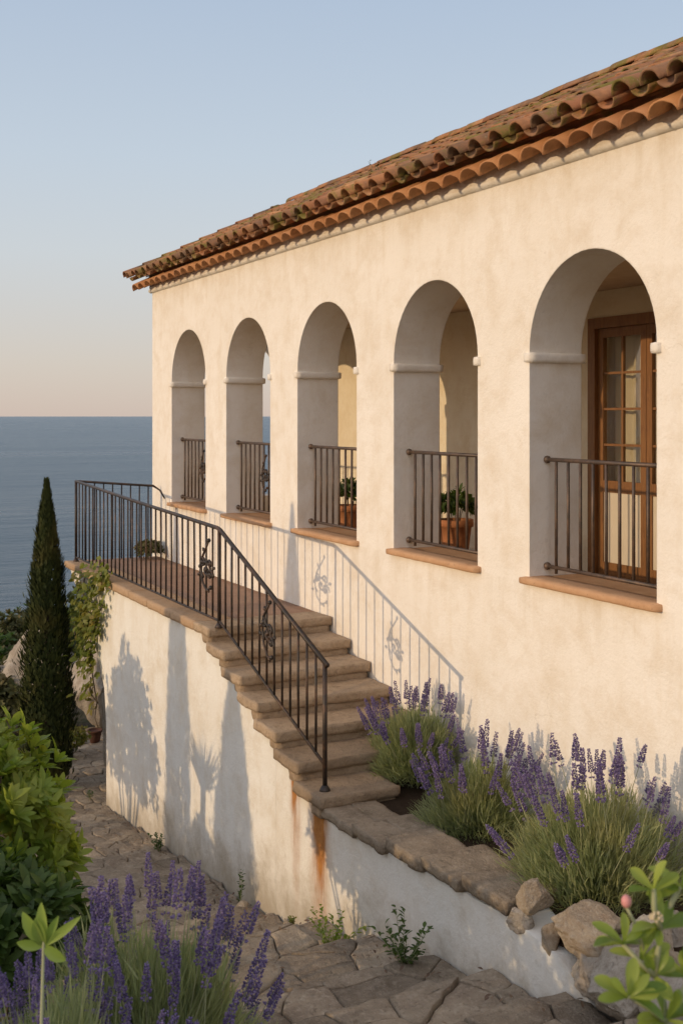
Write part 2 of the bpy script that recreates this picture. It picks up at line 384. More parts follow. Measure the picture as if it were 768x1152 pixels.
mb.add([], [])
for i in range(len(ss) - 1):
    for j in range(nw - 1):
        mb.f.append([i*nw+j, i*nw+j+1, (i+1)*nw+j+1, (i+1)*nw+j]); mb.mi.append(0); mb.sm.append(True)
struct(mb.build('ground', M['ground']))
mb = MB()
seaz = -38.0
rings = [60, 150, 400, 1200, 4000, 15000, 45000, 90000]
n = 64
for r in rings:
    for j in range(n):
        a = 2 * math.pi * j / n; mb.v.append((r * math.cos(a) , r * math.sin(a), EYE + seaz))
for i in range(len(rings) - 1):
    for j in range(n):
        mb.f.append([i*n+j, (i+1)*n+j, (i+1)*n+(j+1) % n, i*n+(j+1) % n]); mb.mi.append(0); mb.sm.append(False)
struct(mb.build('sea', M['sea']))

# flagstone path: clipped Voronoi cells laid on the slope, shallow steps near the camera
STEPS = [(4.0, -3.05), (4.75, -3.22), (5.5, -3.42), (6.25, -3.62), (7.0, -3.82), (7.9, -4.05), (8.8, -4.28)]
def pathh(s):
    if s > 8.8: return lerp_tab(s, PROF)
    if s < 3.2: return lerp_tab(s, PROF)
    for e, h in STEPS:
        if s <= e + 1e-6: return h - 0.03
    return -4.3
def wl(s): return lerp_tab(s, [(3, 0.9), (6, 1.3), (8, 1.9), (11, 2.7), (14, 2.95), (16, 3.25), (17.2, 4.0), (20, 5.2), (22, 6.6)])
def wr(s): return lerp_tab(s, [(5.0, 4.33), (15.7, 4.33), (16.3, 4.6), (17.2, 5.0), (20, 6.6), (22, 8)])
def clip(poly, a, b, c):   # keep a*x+b*y<=c
    out = []
    for i in range(len(poly)):
        p, q = poly[i], poly[(i+1) % len(poly)]
        dp, dq = a*p[0]+b*p[1]-c, a*q[0]+b*q[1]-c
        if dp <= 0: out.append(p)
        if (dp < 0 < dq) or (dq < 0 < dp):
            t = dp / (dp - dq); out.append((p[0]+(q[0]-p[0])*t, p[1]+(q[1]-p[1])*t))
    return out
mb = MB(); R.seed(11)
def flags(s0, s1, step, hfun, gap, edge_clip=None, aniso=1.0):
    pts = []
    s = s0 - step
    while s < s1 + step:
        w = 0.4
        while w < 8.4:
            pts.append((s + R.uniform(-.42, .42) * step, w + R.uniform(-.42, .42) * step * aniso)); w += step * aniso
        s += step
    for i, p in enumerate(pts):
        if not (s0 - step < p[0] < s1 + step): continue
        if not (wl(p[0]) - 0.25 < p[1] < wr(p[0]) + 0.4): continue
        poly = [(p[0]-1.2, p[1]-1.2), (p[0]+1.2, p[1]-1.2), (p[0]+1.2, p[1]+1.2), (p[0]-1.2, p[1]+1.2)]
        for j, q in enumerate(pts):
            if i == j or abs(q[0]-p[0]) > 1.7 or abs(q[1]-p[1]) > 1.7: continue
            a, b = q[0]-p[0], q[1]-p[1]; L = math.hypot(a, b)
            poly = clip(poly, a/L, b/L, ((q[0]+p[0])/2*a + (q[1]+p[1])/2*b)/L - gap)
            if not poly: break
        poly = clip(poly, 1, 0, s1 - gap) if poly else poly
        poly = clip(poly, -1, 0, -s0 - gap) if poly else poly
        poly = clip(poly, 0, 1, wr(p[0]) if p[0] > 15.7 else 4.325) if poly else poly
        if not poly or len(poly) < 3: continue
        # resample and roughen the outline
        pl = []
        for a in range(len(poly)):
            q, r = poly[a], poly[(a+1) % len(poly)]; L = math.hypot(r[0]-q[0], r[1]-q[1]); m = max(1, int(L/0.09))
            for t in range(m): pl.append((q[0]+(r[0]-q[0])*t/m, q[1]+(r[1]-q[1])*t/m))
        if len(pl) < 4: continue
        cx = sum(q[0] for q in pl)/len(pl); cy = sum(q[1] for q in pl)/len(pl)
        dh = R.uniform(-.02, .014); tx, ty = R.uniform(-.04, .04), R.uniform(-.04, .04)
        def top(x, y, lo=0): return P(x, y, hfun(x if hfun is not pathh else cx) + dh + tx*(x-cx) + ty*(y-cy) - lo + 0.020*fbm(Vector((x*4, y*4, 1.5)), 6))
        rings = []
        for sc_, lo in ((1.0, 0.3), (1.0, 0.026), (0.975, 0.005), (0.945, 0.0), (0.8, 0.0), (0.58, 0.0), (0.3, 0.0)):
            ring = []
            for (x, y) in pl:
                jx = 0.028*fbm(Vector((x*9, y*9, 0))); jy = 0.028*fbm(Vector((x*9, y*9, 7)))
                ring.append(top(cx + (x-cx)*sc_ + jx, cy + (y-cy)*sc_ + jy, lo))
            rings.append(ring)
        nn = len(pl); vs = [v for r in rings for v in r] + [top(cx, cy, -0.004)]; fs = []
        for a in range(6):
            for b in range(nn): fs.append((a*nn+b, a*nn+(b+1) % nn, (a+1)*nn+(b+1) % nn, (a+1)*nn+b))
        for b in range(nn): fs.append((6*nn+b, 6*nn+(b+1) % nn, 7*nn))
        mb.add(vs, fs, 0, True)
prev = 3.2
for e, h in STEPS:
    flags(prev + 0.01, e, 0.36 if e < 8 else 0.32, (lambda hh: (lambda x: hh - 0.03))(h), 0.003, aniso=1.35); prev = e
flags(8.8, 21.5, 0.235, pathh, 0.003)
path_o = struct(mb.build('path', M['flag']))
# planting bed soil
mb = MB()
for i in range(33):
    for j in range(9):
        s = 2.0 + 7.9 * i / 32; w = 4.4 + 1.38 * j / 8
        mb.v.append(tuple(P(s, w, lerp_tab(s, [(2, -2.75), (4.5, -3.15), (6.4, -3.33), (8.5, -3.46), (9.9, -3.47)]) + 0.035 * fbm(Vector((s*3, w*3, 9))) + 0.06 * math.sin(math.pi * j / 8))))
for i in range(32):
    for j in range(8): mb.f.append([i*9+j, (i+1)*9+j, (i+1)*9+j+1, i*9+j+1]); mb.mi.append(0); mb.sm.append(True)
struct(mb.build('soil', M['soil']))

# ---------------------------------------------------------------- villa
S_END, S_NEAR, W_BACK, T = 18.2, 3.4, WF + 4.7, 0.55
D_IN = WF + 2.6
H_TOP, H_SILL, H_SPR, HW = 2.12, -1.40, 0.545, 0.765
H_FLOOR, H_CEIL = -1.80, 1.40
ARCH = [16.44, 14.085, 11.73, 9.385, 7.075]
villa = thing('villa', P(S_END, WF, -2.28), 'cream plastered villa with five round arches and a mossy terracotta tile roof', 'villa')
NA = 28
def arch_pts(c, hw, spr, rise):
    return [(c + hw * math.cos(math.pi * i / NA), spr + rise * math.sin(math.pi * i / NA)) for i in range(NA + 1)]
def arch_wall(mb, a0, a1, opens, d0, d1, hb, ht, hs, spr, rise, mk):
    """wall from a0 to a1 along one axis, faces at d0 (front) and d1 (back); mk(a, d, h) -> point"""
    for d in (d0, d1):
        flip = d == d1
        def q(vs):
            vs = [mk(a, d, h) for a, h in vs]
            mb.add(vs[::-1] if flip else vs, [tuple(range(len(vs)))])
        cur = a0
        for c, hw in sorted(opens):
            q([(cur, hb), (c - hw, hb), (c - hw, ht), (cur, ht)])
            if hs > hb: q([(c - hw, hb), (c + hw, hb), (c + hw, hs), (c - hw, hs)])
            pts = arch_pts(c, hw, spr, rise)
            for (x0, z0), (x1, z1) in zip(pts, pts[1:]): q([(x1, z1), (x0, z0), (x0, ht), (x1, ht)])
            cur = c + hw
        q([(cur, hb), (a1, hb), (a1, ht), (cur, ht)])
    for c, hw in opens:
        loop = [(c - hw, hs), (c + hw, hs), (c + hw, spr)] + arch_pts(c, hw, spr, rise)[1:]
        for i in range(len(loop)):
            (x0, z0), (x1, z1) = loop[i], loop[(i+1) % len(loop)]
            mb.add([mk(x0, d0, z0), mk(x1, d0, z1), mk(x1, d1, z1), mk(x0, d1, z0)], [(0, 1, 2, 3)])
    for (x, z) in ((0, 0),):
        mb.add([mk(a0, d0, ht), mk(a1, d0, ht), mk(a1, d1, ht), mk(a0, d1, ht)], [(0, 1, 2, 3)])
        mb.add([mk(a0, d0, hb), mk(a0, d1, hb), mk(a0, d1, ht), mk(a0, d0, ht)], [(0, 1, 2, 3)])
        mb.add([mk(a1, d0, hb), mk(a1, d1, hb), mk(a1, d1, ht), mk(a1, d0, ht)], [(0, 1, 2, 3)])
mb = MB()
arch_wall(mb, S_NEAR, S_END, [(c, HW) for c in ARCH], WF, WF + T, -6.5, H_TOP, H_SILL, H_SPR, HW, lambda a, d, h: P(a, d, h))
mb.build('front_wall', M['plaster'], villa)
# far end wall with its own arch, gable above
mb = MB()
arch_wall(mb, WF + T, W_BACK, [(WF + 1.4, 0.85)], S_END, S_END - 0.45, -6.5, H_TOP, H_FLOOR + 0.45, H_SPR, 0.85, lambda a, d, h: P(d, a, h))
KP = 0.489; W_E = WF - 0.36; H_E = 2.19; W_R = W_E + 2.8; H_R = H_E + 2.8 * KP
g = [(WF + 0.02, H_TOP), (W_BACK - 0.02, H_TOP), (W_R, H_R - 0.25)]
mb.build('end_wall', M['plaster'], villa)
for s in (S_END - 0.45, S_NEAR):
    mb = MB(); mb.add([P(s, a, b) for a, b in g] + [P(s + 0.45, a, b) for a, b in g], [(0, 1, 2), (5, 4, 3), (0, 3, 4, 1), (1, 4, 5, 2), (2, 5, 3, 0)]); mb.build('gable', M['plaster'], villa)
mb = MB()
mb.box(S_NEAR, S_NEAR + 0.45, WF + T, W_BACK, -6.5, H_TOP)
mb.build('end_wall', M['plaster'], villa)
# loggia inner wall (door opening), back wall
DS0, DS1, DH = 8.45, 10.2, 1.08
mb = MB()
mb.box(S_NEAR + 0.45, DS0, D_IN, D_IN + 0.3, H_FLOOR, H_CEIL); mb.box(DS1, S_END - 0.45, D_IN, D_IN + 0.3, H_FLOOR, H_CEIL)
mb.box(DS0, DS1, D_IN, D_IN + 0.3, DH, H_CEIL)
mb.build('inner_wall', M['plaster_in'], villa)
mb = MB(); mb.box(S_NEAR + 0.45, S_END - 0.45, W_BACK - 0.4, W_BACK, -6.5, H_TOP)
mb.build('back_wall', M['plaster'], villa)
mb = MB(); mb.box(S_NEAR + 0.45, S_END - 0.45, WF + T, W_BACK - 0.4, H_FLOOR - 0.2, H_FLOOR); mb.build('loggia_floor', M['floor'], villa)
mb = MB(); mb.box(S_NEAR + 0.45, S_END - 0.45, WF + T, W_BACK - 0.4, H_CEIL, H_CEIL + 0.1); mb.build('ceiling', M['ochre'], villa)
# cornice moulding
mb = MB(); prof = [(0.0, 2.03), (-0.022, 2.033), (-0.045, 2.047), (-0.056, 2.066), (-0.045, 2.085), (-0.034, 2.092), (-0.034, 2.23), (0.3, 2.23)]
NS = 60
for i in range(NS + 1):
    s = S_NEAR - 0.1 + (S_END + 0.05 - S_NEAR + 0.1) * i / NS
    for dw, h in prof: mb.v.append(tuple(P(s, WF + dw + 0.004 * fbm(Vector((s*1.5, h, 0))), h + 0.006 * fbm(Vector((s*0.7, 2, h))))))
k_ = len(prof)
for i in range(NS):
    for j in range(k_ - 1): mb.f.append([i*k_+j, i*k_+j+1, (i+1)*k_+j+1, (i+1)*k_+j]); mb.mi.append(0); mb.sm.append(True)
mb.f.append(list(range(NS*k_, NS*k_+k_))); mb.mi.append(0); mb.sm.append(False)
mb.build('cornice', M['plaster'], villa)
# tiles
def tile(mb, org, ax, sd, up, L, r0, r1, hgt=0.85, conv=True, th=0.016, seg=10, rng=R, mi=0):
    """half-round tile; org lower end, ax along, sd sideways, up normal"""
    vs = []; sg = 1 if conv else -1
    ax = (ax + sd * rng.uniform(-.012, .012) + up * rng.uniform(-.01, .01)).normalized()
    wv = rng.uniform(0, 9)
    for (t, r) in ((0, r0), (0.5, (r0+r1)/2), (1, r1)):
        for rr in (r, r - th):
            for i in range(seg + 1):
                a = math.pi * (0.04 + 0.92 * i / seg)
                e = 0.006 * noise.noise(Vector((wv, i * 0.6, t * 3)))
                vs.append(org + ax * (L * t + (e if t == 0 else 0)) + sd * (math.cos(a) * rr) + up * (sg * (math.sin(a) * rr * hgt + e)))
    q = seg + 1; fs = []
    for i in range(seg):
        for k2 in range(2):
            o = k2 * 2 * q
            fs.append((o+i, o+i+1, o+2*q+i+1, o+2*q+i)); fs.append((o+q+i, o+3*q+i, o+3*q+i+1, o+q+i+1))
        fs.append((i, q+i, q+i+1, i+1)); fs.append((4*q+i, 4*q+i+1, 5*q+i+1, 5*q+i))
    for o in (0, 2*q):
        fs.append((o, o+2*q, o+3*q, o+q)); fs.append((o+seg, o+q+seg, o+3*q+seg, o+2*q+seg))
    mb.add(vs, fs, mi, True)
SD = Vector((1, 0, 0)); SP = 0.30
ROOF_S0, ROOF_S1 = S_NEAR - 0.3, S_END + 0.22
R.seed(5)
roof = None
mbR = MB()
AX = Vector((0, 1, KP)).normalized(); UP = Vector((0, -KP, 1)).normalized()
AXb = Vector((0, -1, KP)).normalized(); UPb = Vector((0, KP, 1)).normalized()
slope = 2.8 * math.sqrt(1 + KP * KP); exp_ = 0.365; rows = int(slope / exp_) + 1
ncol = int((ROOF_S1 - ROOF_S0) / SP)
for c in range(ncol):
    s = ROOF_S1 - 0.16 - c * SP
    for front in (True, False):
        org = P(s, W_E, H_E) if front else P(s, 2 * W_R - W_E, H_E)
        ax, up = (AX, UP) if front else (AXb, UPb)
        for r in range(rows):
            L = min(0.45, slope - r * exp_ + 0.02)
            if L < 0.08: continue
            j = Vector((R.uniform(-.01, .01), 0, 0))
            tilt = (ax - up * 0.035).normalized()
            tile(mbR, org + ax * (r * exp_ + R.uniform(-.028, .028) - (0.0 if r else 0.0)) + up * (0.055 + 0.016 + R.uniform(-.006, .006)) + j, tilt, SD, up, L, 0.104, 0.086, 1.08)
            if c < ncol - 1:
                tile(mbR, org + ax * (r * exp_ + R.uniform(-.028, .028) + (0.03 if r == 0 else 0)) + up * (0.072 + 0.016) + j - Vector((-1, 0, 0)) * (SP/2), tilt, SD, up, L, 0.094, 0.094, 0.8, False)
roof = mbR.build('roof', M['tile'], villa)
mb = MB()
s = ROOF_S0
while s < ROOF_S1 - 0.85:
    tile(mb, P(s + 0.46, W_R, H_R + 0.12) + Vector((0, 0, R.uniform(-.008, .012))), Vector((1, 0, 0.03)).normalized(), Vector((0, 1, 0)), Vector((0, 0, 1)), 0.46, 0.135, 0.118, 0.85, True, 0.02)
    s += 0.40
mb.build('ridge_cap', M['tile'], roof)
for o, ax, up in ((P(ROOF_S1 - 0.02, W_E, H_E), AX, UP), (P(ROOF_S1 - 0.02, 2*W_R - W_E, H_E), AXb, UPb)):
    mb = MB(); t = 0.02
    while t < slope - 0.1:
        tile(mb, o + ax * t + up * 0.105, (ax - up * 0.035).normalized(), SD, up, min(0.45, slope - t), 0.115, 0.098, 0.95, True, 0.018); t += 0.37
    mb.build('verge_cap', M['tile'], roof)

# boards under the tiles
mb = MB()
for sg in (1, -1):
    we = W_R - sg * (W_R - (W_E + 0.30)); 
    vs = [P(ROOF_S0 + 0.04, we, H_E + 0.30 * KP - 0.01), P(ROOF_S1 - 0.06, we, H_E + 0.30 * KP - 0.01), P(ROOF_S1 - 0.06, W_R, H_R - 0.04), P(ROOF_S0 + 0.04, W_R, H_R - 0.04)]
    vs += [v - Vector((0, 0, 0.02)) for v in vs]
    mb.add(vs, [(0, 1, 2, 3), (7, 6, 5, 4), (0, 4, 5, 1), (1, 5, 6, 2), (2, 6, 7, 3), (3, 7, 4, 0)])
mb.build('roof_deck', M['tile'], roof)
# lower projecting row of tiles
mb = MB()
c = ROOF_S1 - 0.14
while c > ROOF_S0:
    tile(mb, P(c, WF - 0.24, 2.062) + Vector((R.uniform(-.008, .008), R.uniform(-.012, .012), R.uniform(-.004, .004))), Vector((0, 1, 0.50)).normalized(), SD, Vector((0, -0.5, 1)).normalized(), 0.55, 0.159, 0.145, 0.78, True, 0.018)
    c -= SP
mb.build('eave_tile_row', M['gola'], villa)
mb = MB(); mb.box(S_NEAR - 0.1, S_END + 0.1, WF - 0.03, WF + 0.3, 2.225, 2.375); mb.build('eave_fill', M['tile'], villa)
# sills, imposts, railings
def rough_box(mb, s0, s1, w0, w1, h0, h1, res=0.08, amp=0.008, rnd=0.02, seed=0.0, mi=0, skew=0.0):
    ns, nw_, nh = (max(2, int(abs(b - a) / res)) for a, b in ((s0, s1), (w0, w1), (h0, h1)))
    nh = max(3, nh)
    idx = {}; vs = []
    def vert(i, j, k2):
        key = (i, j, k2)
        if key in idx: return idx[key]
        p = [s0 + (s1-s0)*i/ns, w0 + (w1-w0)*j/nw_, h0 + (h1-h0)*k2/nh]
        lo = [s0, w0, h0]; hi = [s1, w1, h1]
        inner = [min(max(p[a], lo[a] + rnd), hi[a] - rnd) if hi[a]-lo[a] > 2*rnd else (lo[a]+hi[a])/2 for a in range(3)]
        d = [p[a]-inner[a] for a in range(3)]; L = math.sqrt(sum(x*x for x in d))
        if L > 1e-9: p = [inner[a] + d[a]/L*min(L, rnd) for a in range(3)]
        q = Vector((p[0]*4 + seed*3.1, p[1]*4, p[2]*4))
        a2 = amp
        p[0] += a2*(fbm(q)*1.3 + 0.7*noise.noise(q*5)); p[1] += a2*(fbm(q + Vector((9, 0, 0)))*1.3 + 0.7*noise.noise(q*5 + Vector((3, 0, 0)))); p[2] += a2*0.7*fbm(q + Vector((0, 9, 0)))
        p[2] += skew * (p[0] - s0)
        idx[key] = len(vs); vs.append(P(*p)); return idx[key]
    fs = []
    for i in range(ns):
        for j in range(nw_):
            for k2, fl in ((0, 0), (nh, 1)):
                f = (vert(i, j, k2), vert(i+1, j, k2), vert(i+1, j+1, k2), vert(i, j+1, k2)); fs.append(f[::-1] if fl else f)
        for k2 in range(nh):
            for j, fl in ((0, 1), (nw_, 0)):
                f = (vert(i, j, k2), vert(i+1, j, k2), vert(i+1, j, k2+1), vert(i, j, k2+1)); fs.append(f[::-1] if fl else f)
    for j in range(nw_):
        for k2 in range(nh):
            for i, fl in ((0, 0), (ns, 1)):
                f = (vert(i, j, k2), vert(i, j+1, k2), vert(i, j+1, k2+1), vert(i, j, k2+1)); fs.append(f[::-1] if fl else f)
    mb.add(vs, fs, mi, True)
def spiral(cx, cz, r0, r1, a0, turns, n=26):
    return [(cx + (r0 + (r1-r0)*i/n) * math.cos(a0 + turns*2*math.pi*i/n), cz + (r0 + (r1-r0)*i/n) * math.sin(a0 + turns*2*math.pi*i/n)) for i in range(n+1)]
def scroll(mb, fr, size, th=0.011):
    """iron scrollwork in local (a, z) coordinates, fr maps to world"""
    for cs in (spiral(0.0, 0.0, 0.03, 0.30, 0.4, 1.6), spiral(0.18, -0.12, 0.02, 0.17, 2.2, -1.4), spiral(-0.2, 0.2, 0.015, 0.14, 0.0, 1.3), spiral(0.12, 0.22, 0.015, 0.12, 1.0, -1.3)):
        mb.tube([fr(a*size, z*size) for a, z in cs], th, 6)
    mb.tube([fr(a*size, z*size) for a, z in ((-0.3, 0.05), (-0.18, 0.42), (-0.02, 0.66), (0.12, 0.9))], [th, th, th*.9, th*.7], 6)
    mb.tube([fr(a*size, z*size) for a, z in ((-0.28, -0.1), (-0.2, -0.42), (0.0, -0.62), (0.22, -0.5))], [th, th, th*.9, th*.7], 6)
    for a, z in ((0.12, 0.92), (0.0, 0.0), (0.18, -0.12), (-0.2, 0.2), (0.22, -0.5), (-0.32, 0.05)): mb.ball(fr(a*size, z*size), th*1.8, 0, 6)
    for a, z, ang in ((-0.1, 0.55, 2.3), (-0.32, -0.2, 3.3), (0.3, 0.1, 0.2), (0.06, -0.56, -1.0)):
        pts = [(a + math.cos(ang)*0.14*t, z + math.sin(ang)*0.14*t) for t in (0, .35, .7, 1)]
        mb.tube([fr(x*size, y*size) for x, y in pts], [.005, th*1.6, th*1.2, .002], 5)
RI = WF + 0.17
for n_, c in enumerate(ARCH):
    mb = MB(); rough_box(mb, c - HW - 0.06, c + HW + 0.06, WF - 0.075, WF + 0.2, H_SILL - 0.02, H_SILL + 0.045, 0.07, 0.006, 0.018, n_); 
    mb.box(c - HW + .002, c + HW - .002, WF + 0.2, WF + T - 0.003, H_SILL - 0.01, H_SILL + 0.036)
    mb.build('sill', M['sill'], villa)
    for sg in (-1, 1):
        mb = MB(); e = c + sg * HW
        a, b = sorted((e - sg * 0.045, e + sg * 0.055))
        rough_box(mb, a, b, WF - 0.03, WF + T + 0.03, H_SPR - 0.095, H_SPR - 0.005, 0.06, 0.004, 0.02, n_ + sg)
        mb.build('impost', M['plaster'], villa)
    rl = bpy.data.objects.new('arch_railing', None); COL.objects.link(rl); rl.parent = villa; rl.location = P(c, RI, H_SILL) - villa.location
    zt, zb = -0.37, -1.275
    for z, r in ((zt, 0.018), (zb, 0.017)):
        mb = MB(); mb.tube([P(c + HW - 0.002, RI, z), P(c - HW + 0.002, RI, z)], r, 8)
        for sg in (1, -1): mb.ball(P(c + sg * (HW - 0.02), RI, z), 0.034, 0, 8)
        mb.build('rail', M['iron2'], rl)
    nb = 9
    for i in range(nb):
        s = c + HW - 0.14 - i * (2 * HW - 0.26) / (nb - 1)
        mb = MB(); mb.tube([P(s, RI, zb - 0.002 - (0.05 if i == 0 else 0)), P(s + R.uniform(-.003, .003), RI + R.uniform(-.002, .002), (zt+zb)/2), P(s, RI, zt)], 0.0135, 7)
        mb.build('baluster', M['iron2'], rl)
    if n_ < 2:
        mb = MB(); scroll(mb, lambda a, z: P(c - 0.22 - a * 1.1, RI - 0.012, -0.80 + z), 0.30); mb.build('scroll_ornament', M['iron'], rl)
# the glazed door
dr = bpy.data.objects.new('door', None); COL.objects.link(dr); dr.parent = villa; dr.location = P(DS1, D_IN, H_FLOOR) - villa.location
mb = MB(); wy = D_IN - 0.03
mb.box(DS1 - 0.09, DS1 + 0.03, wy, D_IN + 0.12, H_FLOOR, DH + 0.02); mb.box(DS0 - 0.03, DS0 + 0.09, wy, D_IN + 0.12, H_FLOOR, DH + 0.02)
mb.box(DS0 + 0.09, DS1 - 0.09, wy, D_IN + 0.12, DH - 0.10, DH + 0.02)
mb.build('frame', M['wood'], dr)
mid = (DS0 + DS1) / 2
for a, b in ((mid + 0.003, DS1 - 0.093), (DS0 + 0.093, mid - 0.003)):
    mb = MB(); y0, y1 = D_IN + 0.02, D_IN + 0.075
    top = DH - 0.103; gb = -0.72; st = 0.085
    mb.box(a, a + st, y0, y1, H_FLOOR + 0.01, top); mb.box(b - st, b, y0, y1, H_FLOOR + 0.01, top)
    mb.box(a + st, b - st, y0, y1, top - 0.10, top); mb.box(a + st, b - st, y0, y1, gb - 0.13, gb); mb.box(a + st, b - st, y0, y1, H_FLOOR + 0.01, H_FLOOR + 0.17)
    m_ = (a + b) / 2
    mb.box(m_ - 0.016, m_ + 0.016, y0 + 0.01, y1 - 0.01, gb, top - 0.10)
    for i in (1, 2, 3):
        z = gb + (top - 0.10 - gb) * i / 4
        mb.box(a + st, m_ - 0.016, y0 + 0.01, y1 - 0.01, z - 0.013, z + 0.013); mb.box(m_ + 0.016, b - st, y0 + 0.01, y1 - 0.01, z - 0.013, z + 0.013)
    lf = mb.build('door_leaf', M['wood'], dr)
    mb = MB(); mb.box(a + st - 0.01, b - st + 0.01, D_IN + 0.045, D_IN + 0.05, gb - 0.005, top - 0.095); mb.build('glass_pane', M['glass'], dr)
    mb = MB(); mb.box(a + st - 0.005, b - st + 0.005, D_IN + 0.035, D_IN + 0.06, H_FLOOR + 0.16, gb - 0.125); mb.build('lower_panel', M['panel'], dr)
mb = MB()  # added cloth behind the glass, catches the arch-shaped patch of sun
N_ = 60
for i in range(N_ + 1):
    s = DS0 + (DS1 - DS0) * i / N_; y = D_IN + 0.26 + 0.025 * math.sin(i * 1.1) + 0.01 * math.sin(i * 2.7)
    for z in (H_FLOOR + 0.02, 0.0, DH): mb.v.append(tuple(P(s, y, z)))
for i in range(N_):
    for j in range(2): mb.f.append([i*3+j, i*3+j+1, i*3+4+j, i*3+3+j]); mb.mi.append(0); mb.sm.append(True)
mb.build('added_curtain', M['added_curtain'], dr)

# ---------------------------------------------------------------- terrace and stairs
W0 = 4.34; HL = -2.278; RISE = 0.168
FRONT = [11.56, 11.10, 10.65, 10.2, 9.75, 9.29, 8.80]      # front edge of landing, then six treads
TS = 0.10
ter = thing('terrace_staircase', P(13, 5, -5.5), 'white walled terrace with worn brown stone steps, its wall rust streaked below the lowest step', 'staircase')
def prism(outline, w0, w1, mb):
    n = len(outline)
    vs = [P(s, w0, h) for s, h in outline] + [P(s, w1, h) for s, h in outline]
    mb.add(vs, [tuple(range(n))[::-1], tuple(range(n, 2*n))] + [(i, (i+1) % n, (i+1) % n + n, i + n) for i in range(n)])
ov = 0.05
bb = [(FRONT[i], HL - RISE*i - TS - 0.002) for i in range(7)]
out = [(17.85, HL - TS), (FRONT[0] + 0.10, HL - TS)]
for i in range(1, 5):
    out += [(FRONT[i-1] + 0.10, HL - RISE*i - TS), (FRONT[i] + 0.10, HL - RISE*i - TS)]
out += [(FRONT[4] + 0.10, -6.3), (15.75, -6.3), (15.76, -4.3), (15.86, -3.85), (16.2, -3.45), (16.75, -3.05), (17.3, -2.72), (17.7, -2.50)]
mb = MB(); prism(out, W0, WF - 0.004, mb)
mb.build('retaining_wall', M['plaster_low'], ter)
out = []
for i in range(5, 7):
    out += [(FRONT[i-1] + 0.10, HL - RISE*i - TS), (FRONT[i] + (0.10 if i < 6 else 0.03), HL - RISE*i - TS)]
out += [(FRONT[6] + 0.03, -6.3), (FRONT[4] + 0.10, -6.3)]
mb = MB(); prism(out, W0, 5.02, mb)
mb.build('retaining_wall', M['plaster_low'], ter)
mb = MB(); prism([(FRONT[6] + 0.03, -3.48), (6.1, -3.26), (5.6, -3.30), (5.25, -3.46), (4.98, -6.0), (FRONT[6] + 0.03, -6.3)], W0, W0 + 0.36, mb)
mb.build('planter_wall', M['plaster_low'], ter)
mb = MB(); rough_box(mb, FRONT[0] + 0.40, 17.92, W0 + 0.40, WF - 0.004, HL - TS + 0.01, HL - 0.006, 0.15, 0.003, 0.01, 3); mb.build('terrace_paving', M['floor'], ter)
sc_ = 17.95; i = 0
while sc_ > FRONT[0] + 0.45:
    L = min(R.uniform(0.75, 1.05), sc_ - FRONT[0] - 0.40)
    if sc_ - L - FRONT[0] - 0.40 < 0.3: L = sc_ - FRONT[0] - 0.40
    mb = MB(); rough_box(mb, sc_ - L + 0.004, sc_, W0 - 0.07, W0 + 0.40, HL - TS, HL + R.uniform(-.004, .006), 0.05, 0.006, 0.014, i * 1.7); mb.build('coping_slab', M['slab'], ter)
    sc_ -= L; i += 1
WEND = [WF - 0.01] * 5 + [5.3, 5.06]
for i in range(7):
    back = FRONT[i-1] + 0.05 if i else FRONT[0] + 0.40
    top = HL - RISE * i
    st_ = bpy.data.objects.new('step', None)
    mb = MB(); rough_box(mb, FRONT[i] - 0.03, back, W0 - 0.065, WEND[i], top - TS, top, 0.028, 0.013, 0.010, 20 + i * 2.3)
    tr_ = mb.build('step', M['step'], ter)
    mb = MB(); rough_box(mb, FRONT[i] - 0.002, FRONT[i] + 0.20, W0 - 0.035, WEND[i] - 0.02, top - RISE - 0.03, top - TS + 0.015, 0.05, 0.014, 0.02, 50 + i)
    mb.build('riser', M['step'], tr_)
# cap stones of the planter wall
edges = [8.84, 8.2, 7.68, 7.12, 6.6, 6.06]
for i in range(5):
    a, b = edges[i+1] + 0.012, edges[i]
    for (w0, w1) in (((W0 - 0.05, W0 + 0.44),) if i in (2, 3, 4) else ((W0 - 0.045, W0 + 0.23), (W0 + 0.245, W0 + 0.5))):
        mb = MB(); rough_box(mb, a + R.uniform(0, .05), b, w0 + R.uniform(-.03, .02), w1 + R.uniform(-.04, .05), -3.452 + i * 0.051, -3.37 + i * 0.055 + R.uniform(-.01, .01), 0.026, 0.017, 0.009, 80 + i * 3 + w0)
        mb.build('coping_stone', M['cap'], ter)

# ---------------------------------------------------------------- stair railing
rail = thing('stair_railing', P(13, W0 + 0.06, HL), 'dark wrought iron railing with scrolls round the terrace and down the stone steps', 'railing')
WR = W0 + 0.07
S_C, S_B, S_P = 17.75, 11.52, 8.95      # outer corner, bend, bottom post
ZC, ZB, ZP = -1.02, -1.215, -2.16
def ztop(s): return ZB + (ZC - ZB) * ((s - S_B) / (S_C - S_B)) if s >= S_B else ZP + (ZB - ZP) * (s - S_P) / (S_B - S_P)
def zbot(s): return HL + 0.07 if s >= S_B else (HL + 0.07) + (-3.06 - HL - 0.07) * (S_B - s) / (S_B - S_P)
mb = MB(); mb.tube([P(S_C, WR, ZC), P((S_C+S_B)/2, WR, ztop((S_C+S_B)/2) - 0.006), P(S_B + 0.06, WR, ZB + 0.004), P(S_B - 0.03, WR, ZB - 0.012), P((S_B+S_P)/2, WR, ztop((S_B+S_P)/2)), P(S_P - 0.05, WR, ZP - 0.02)], 0.023, 8)
mb.build('handrail', M['iron'], rail)
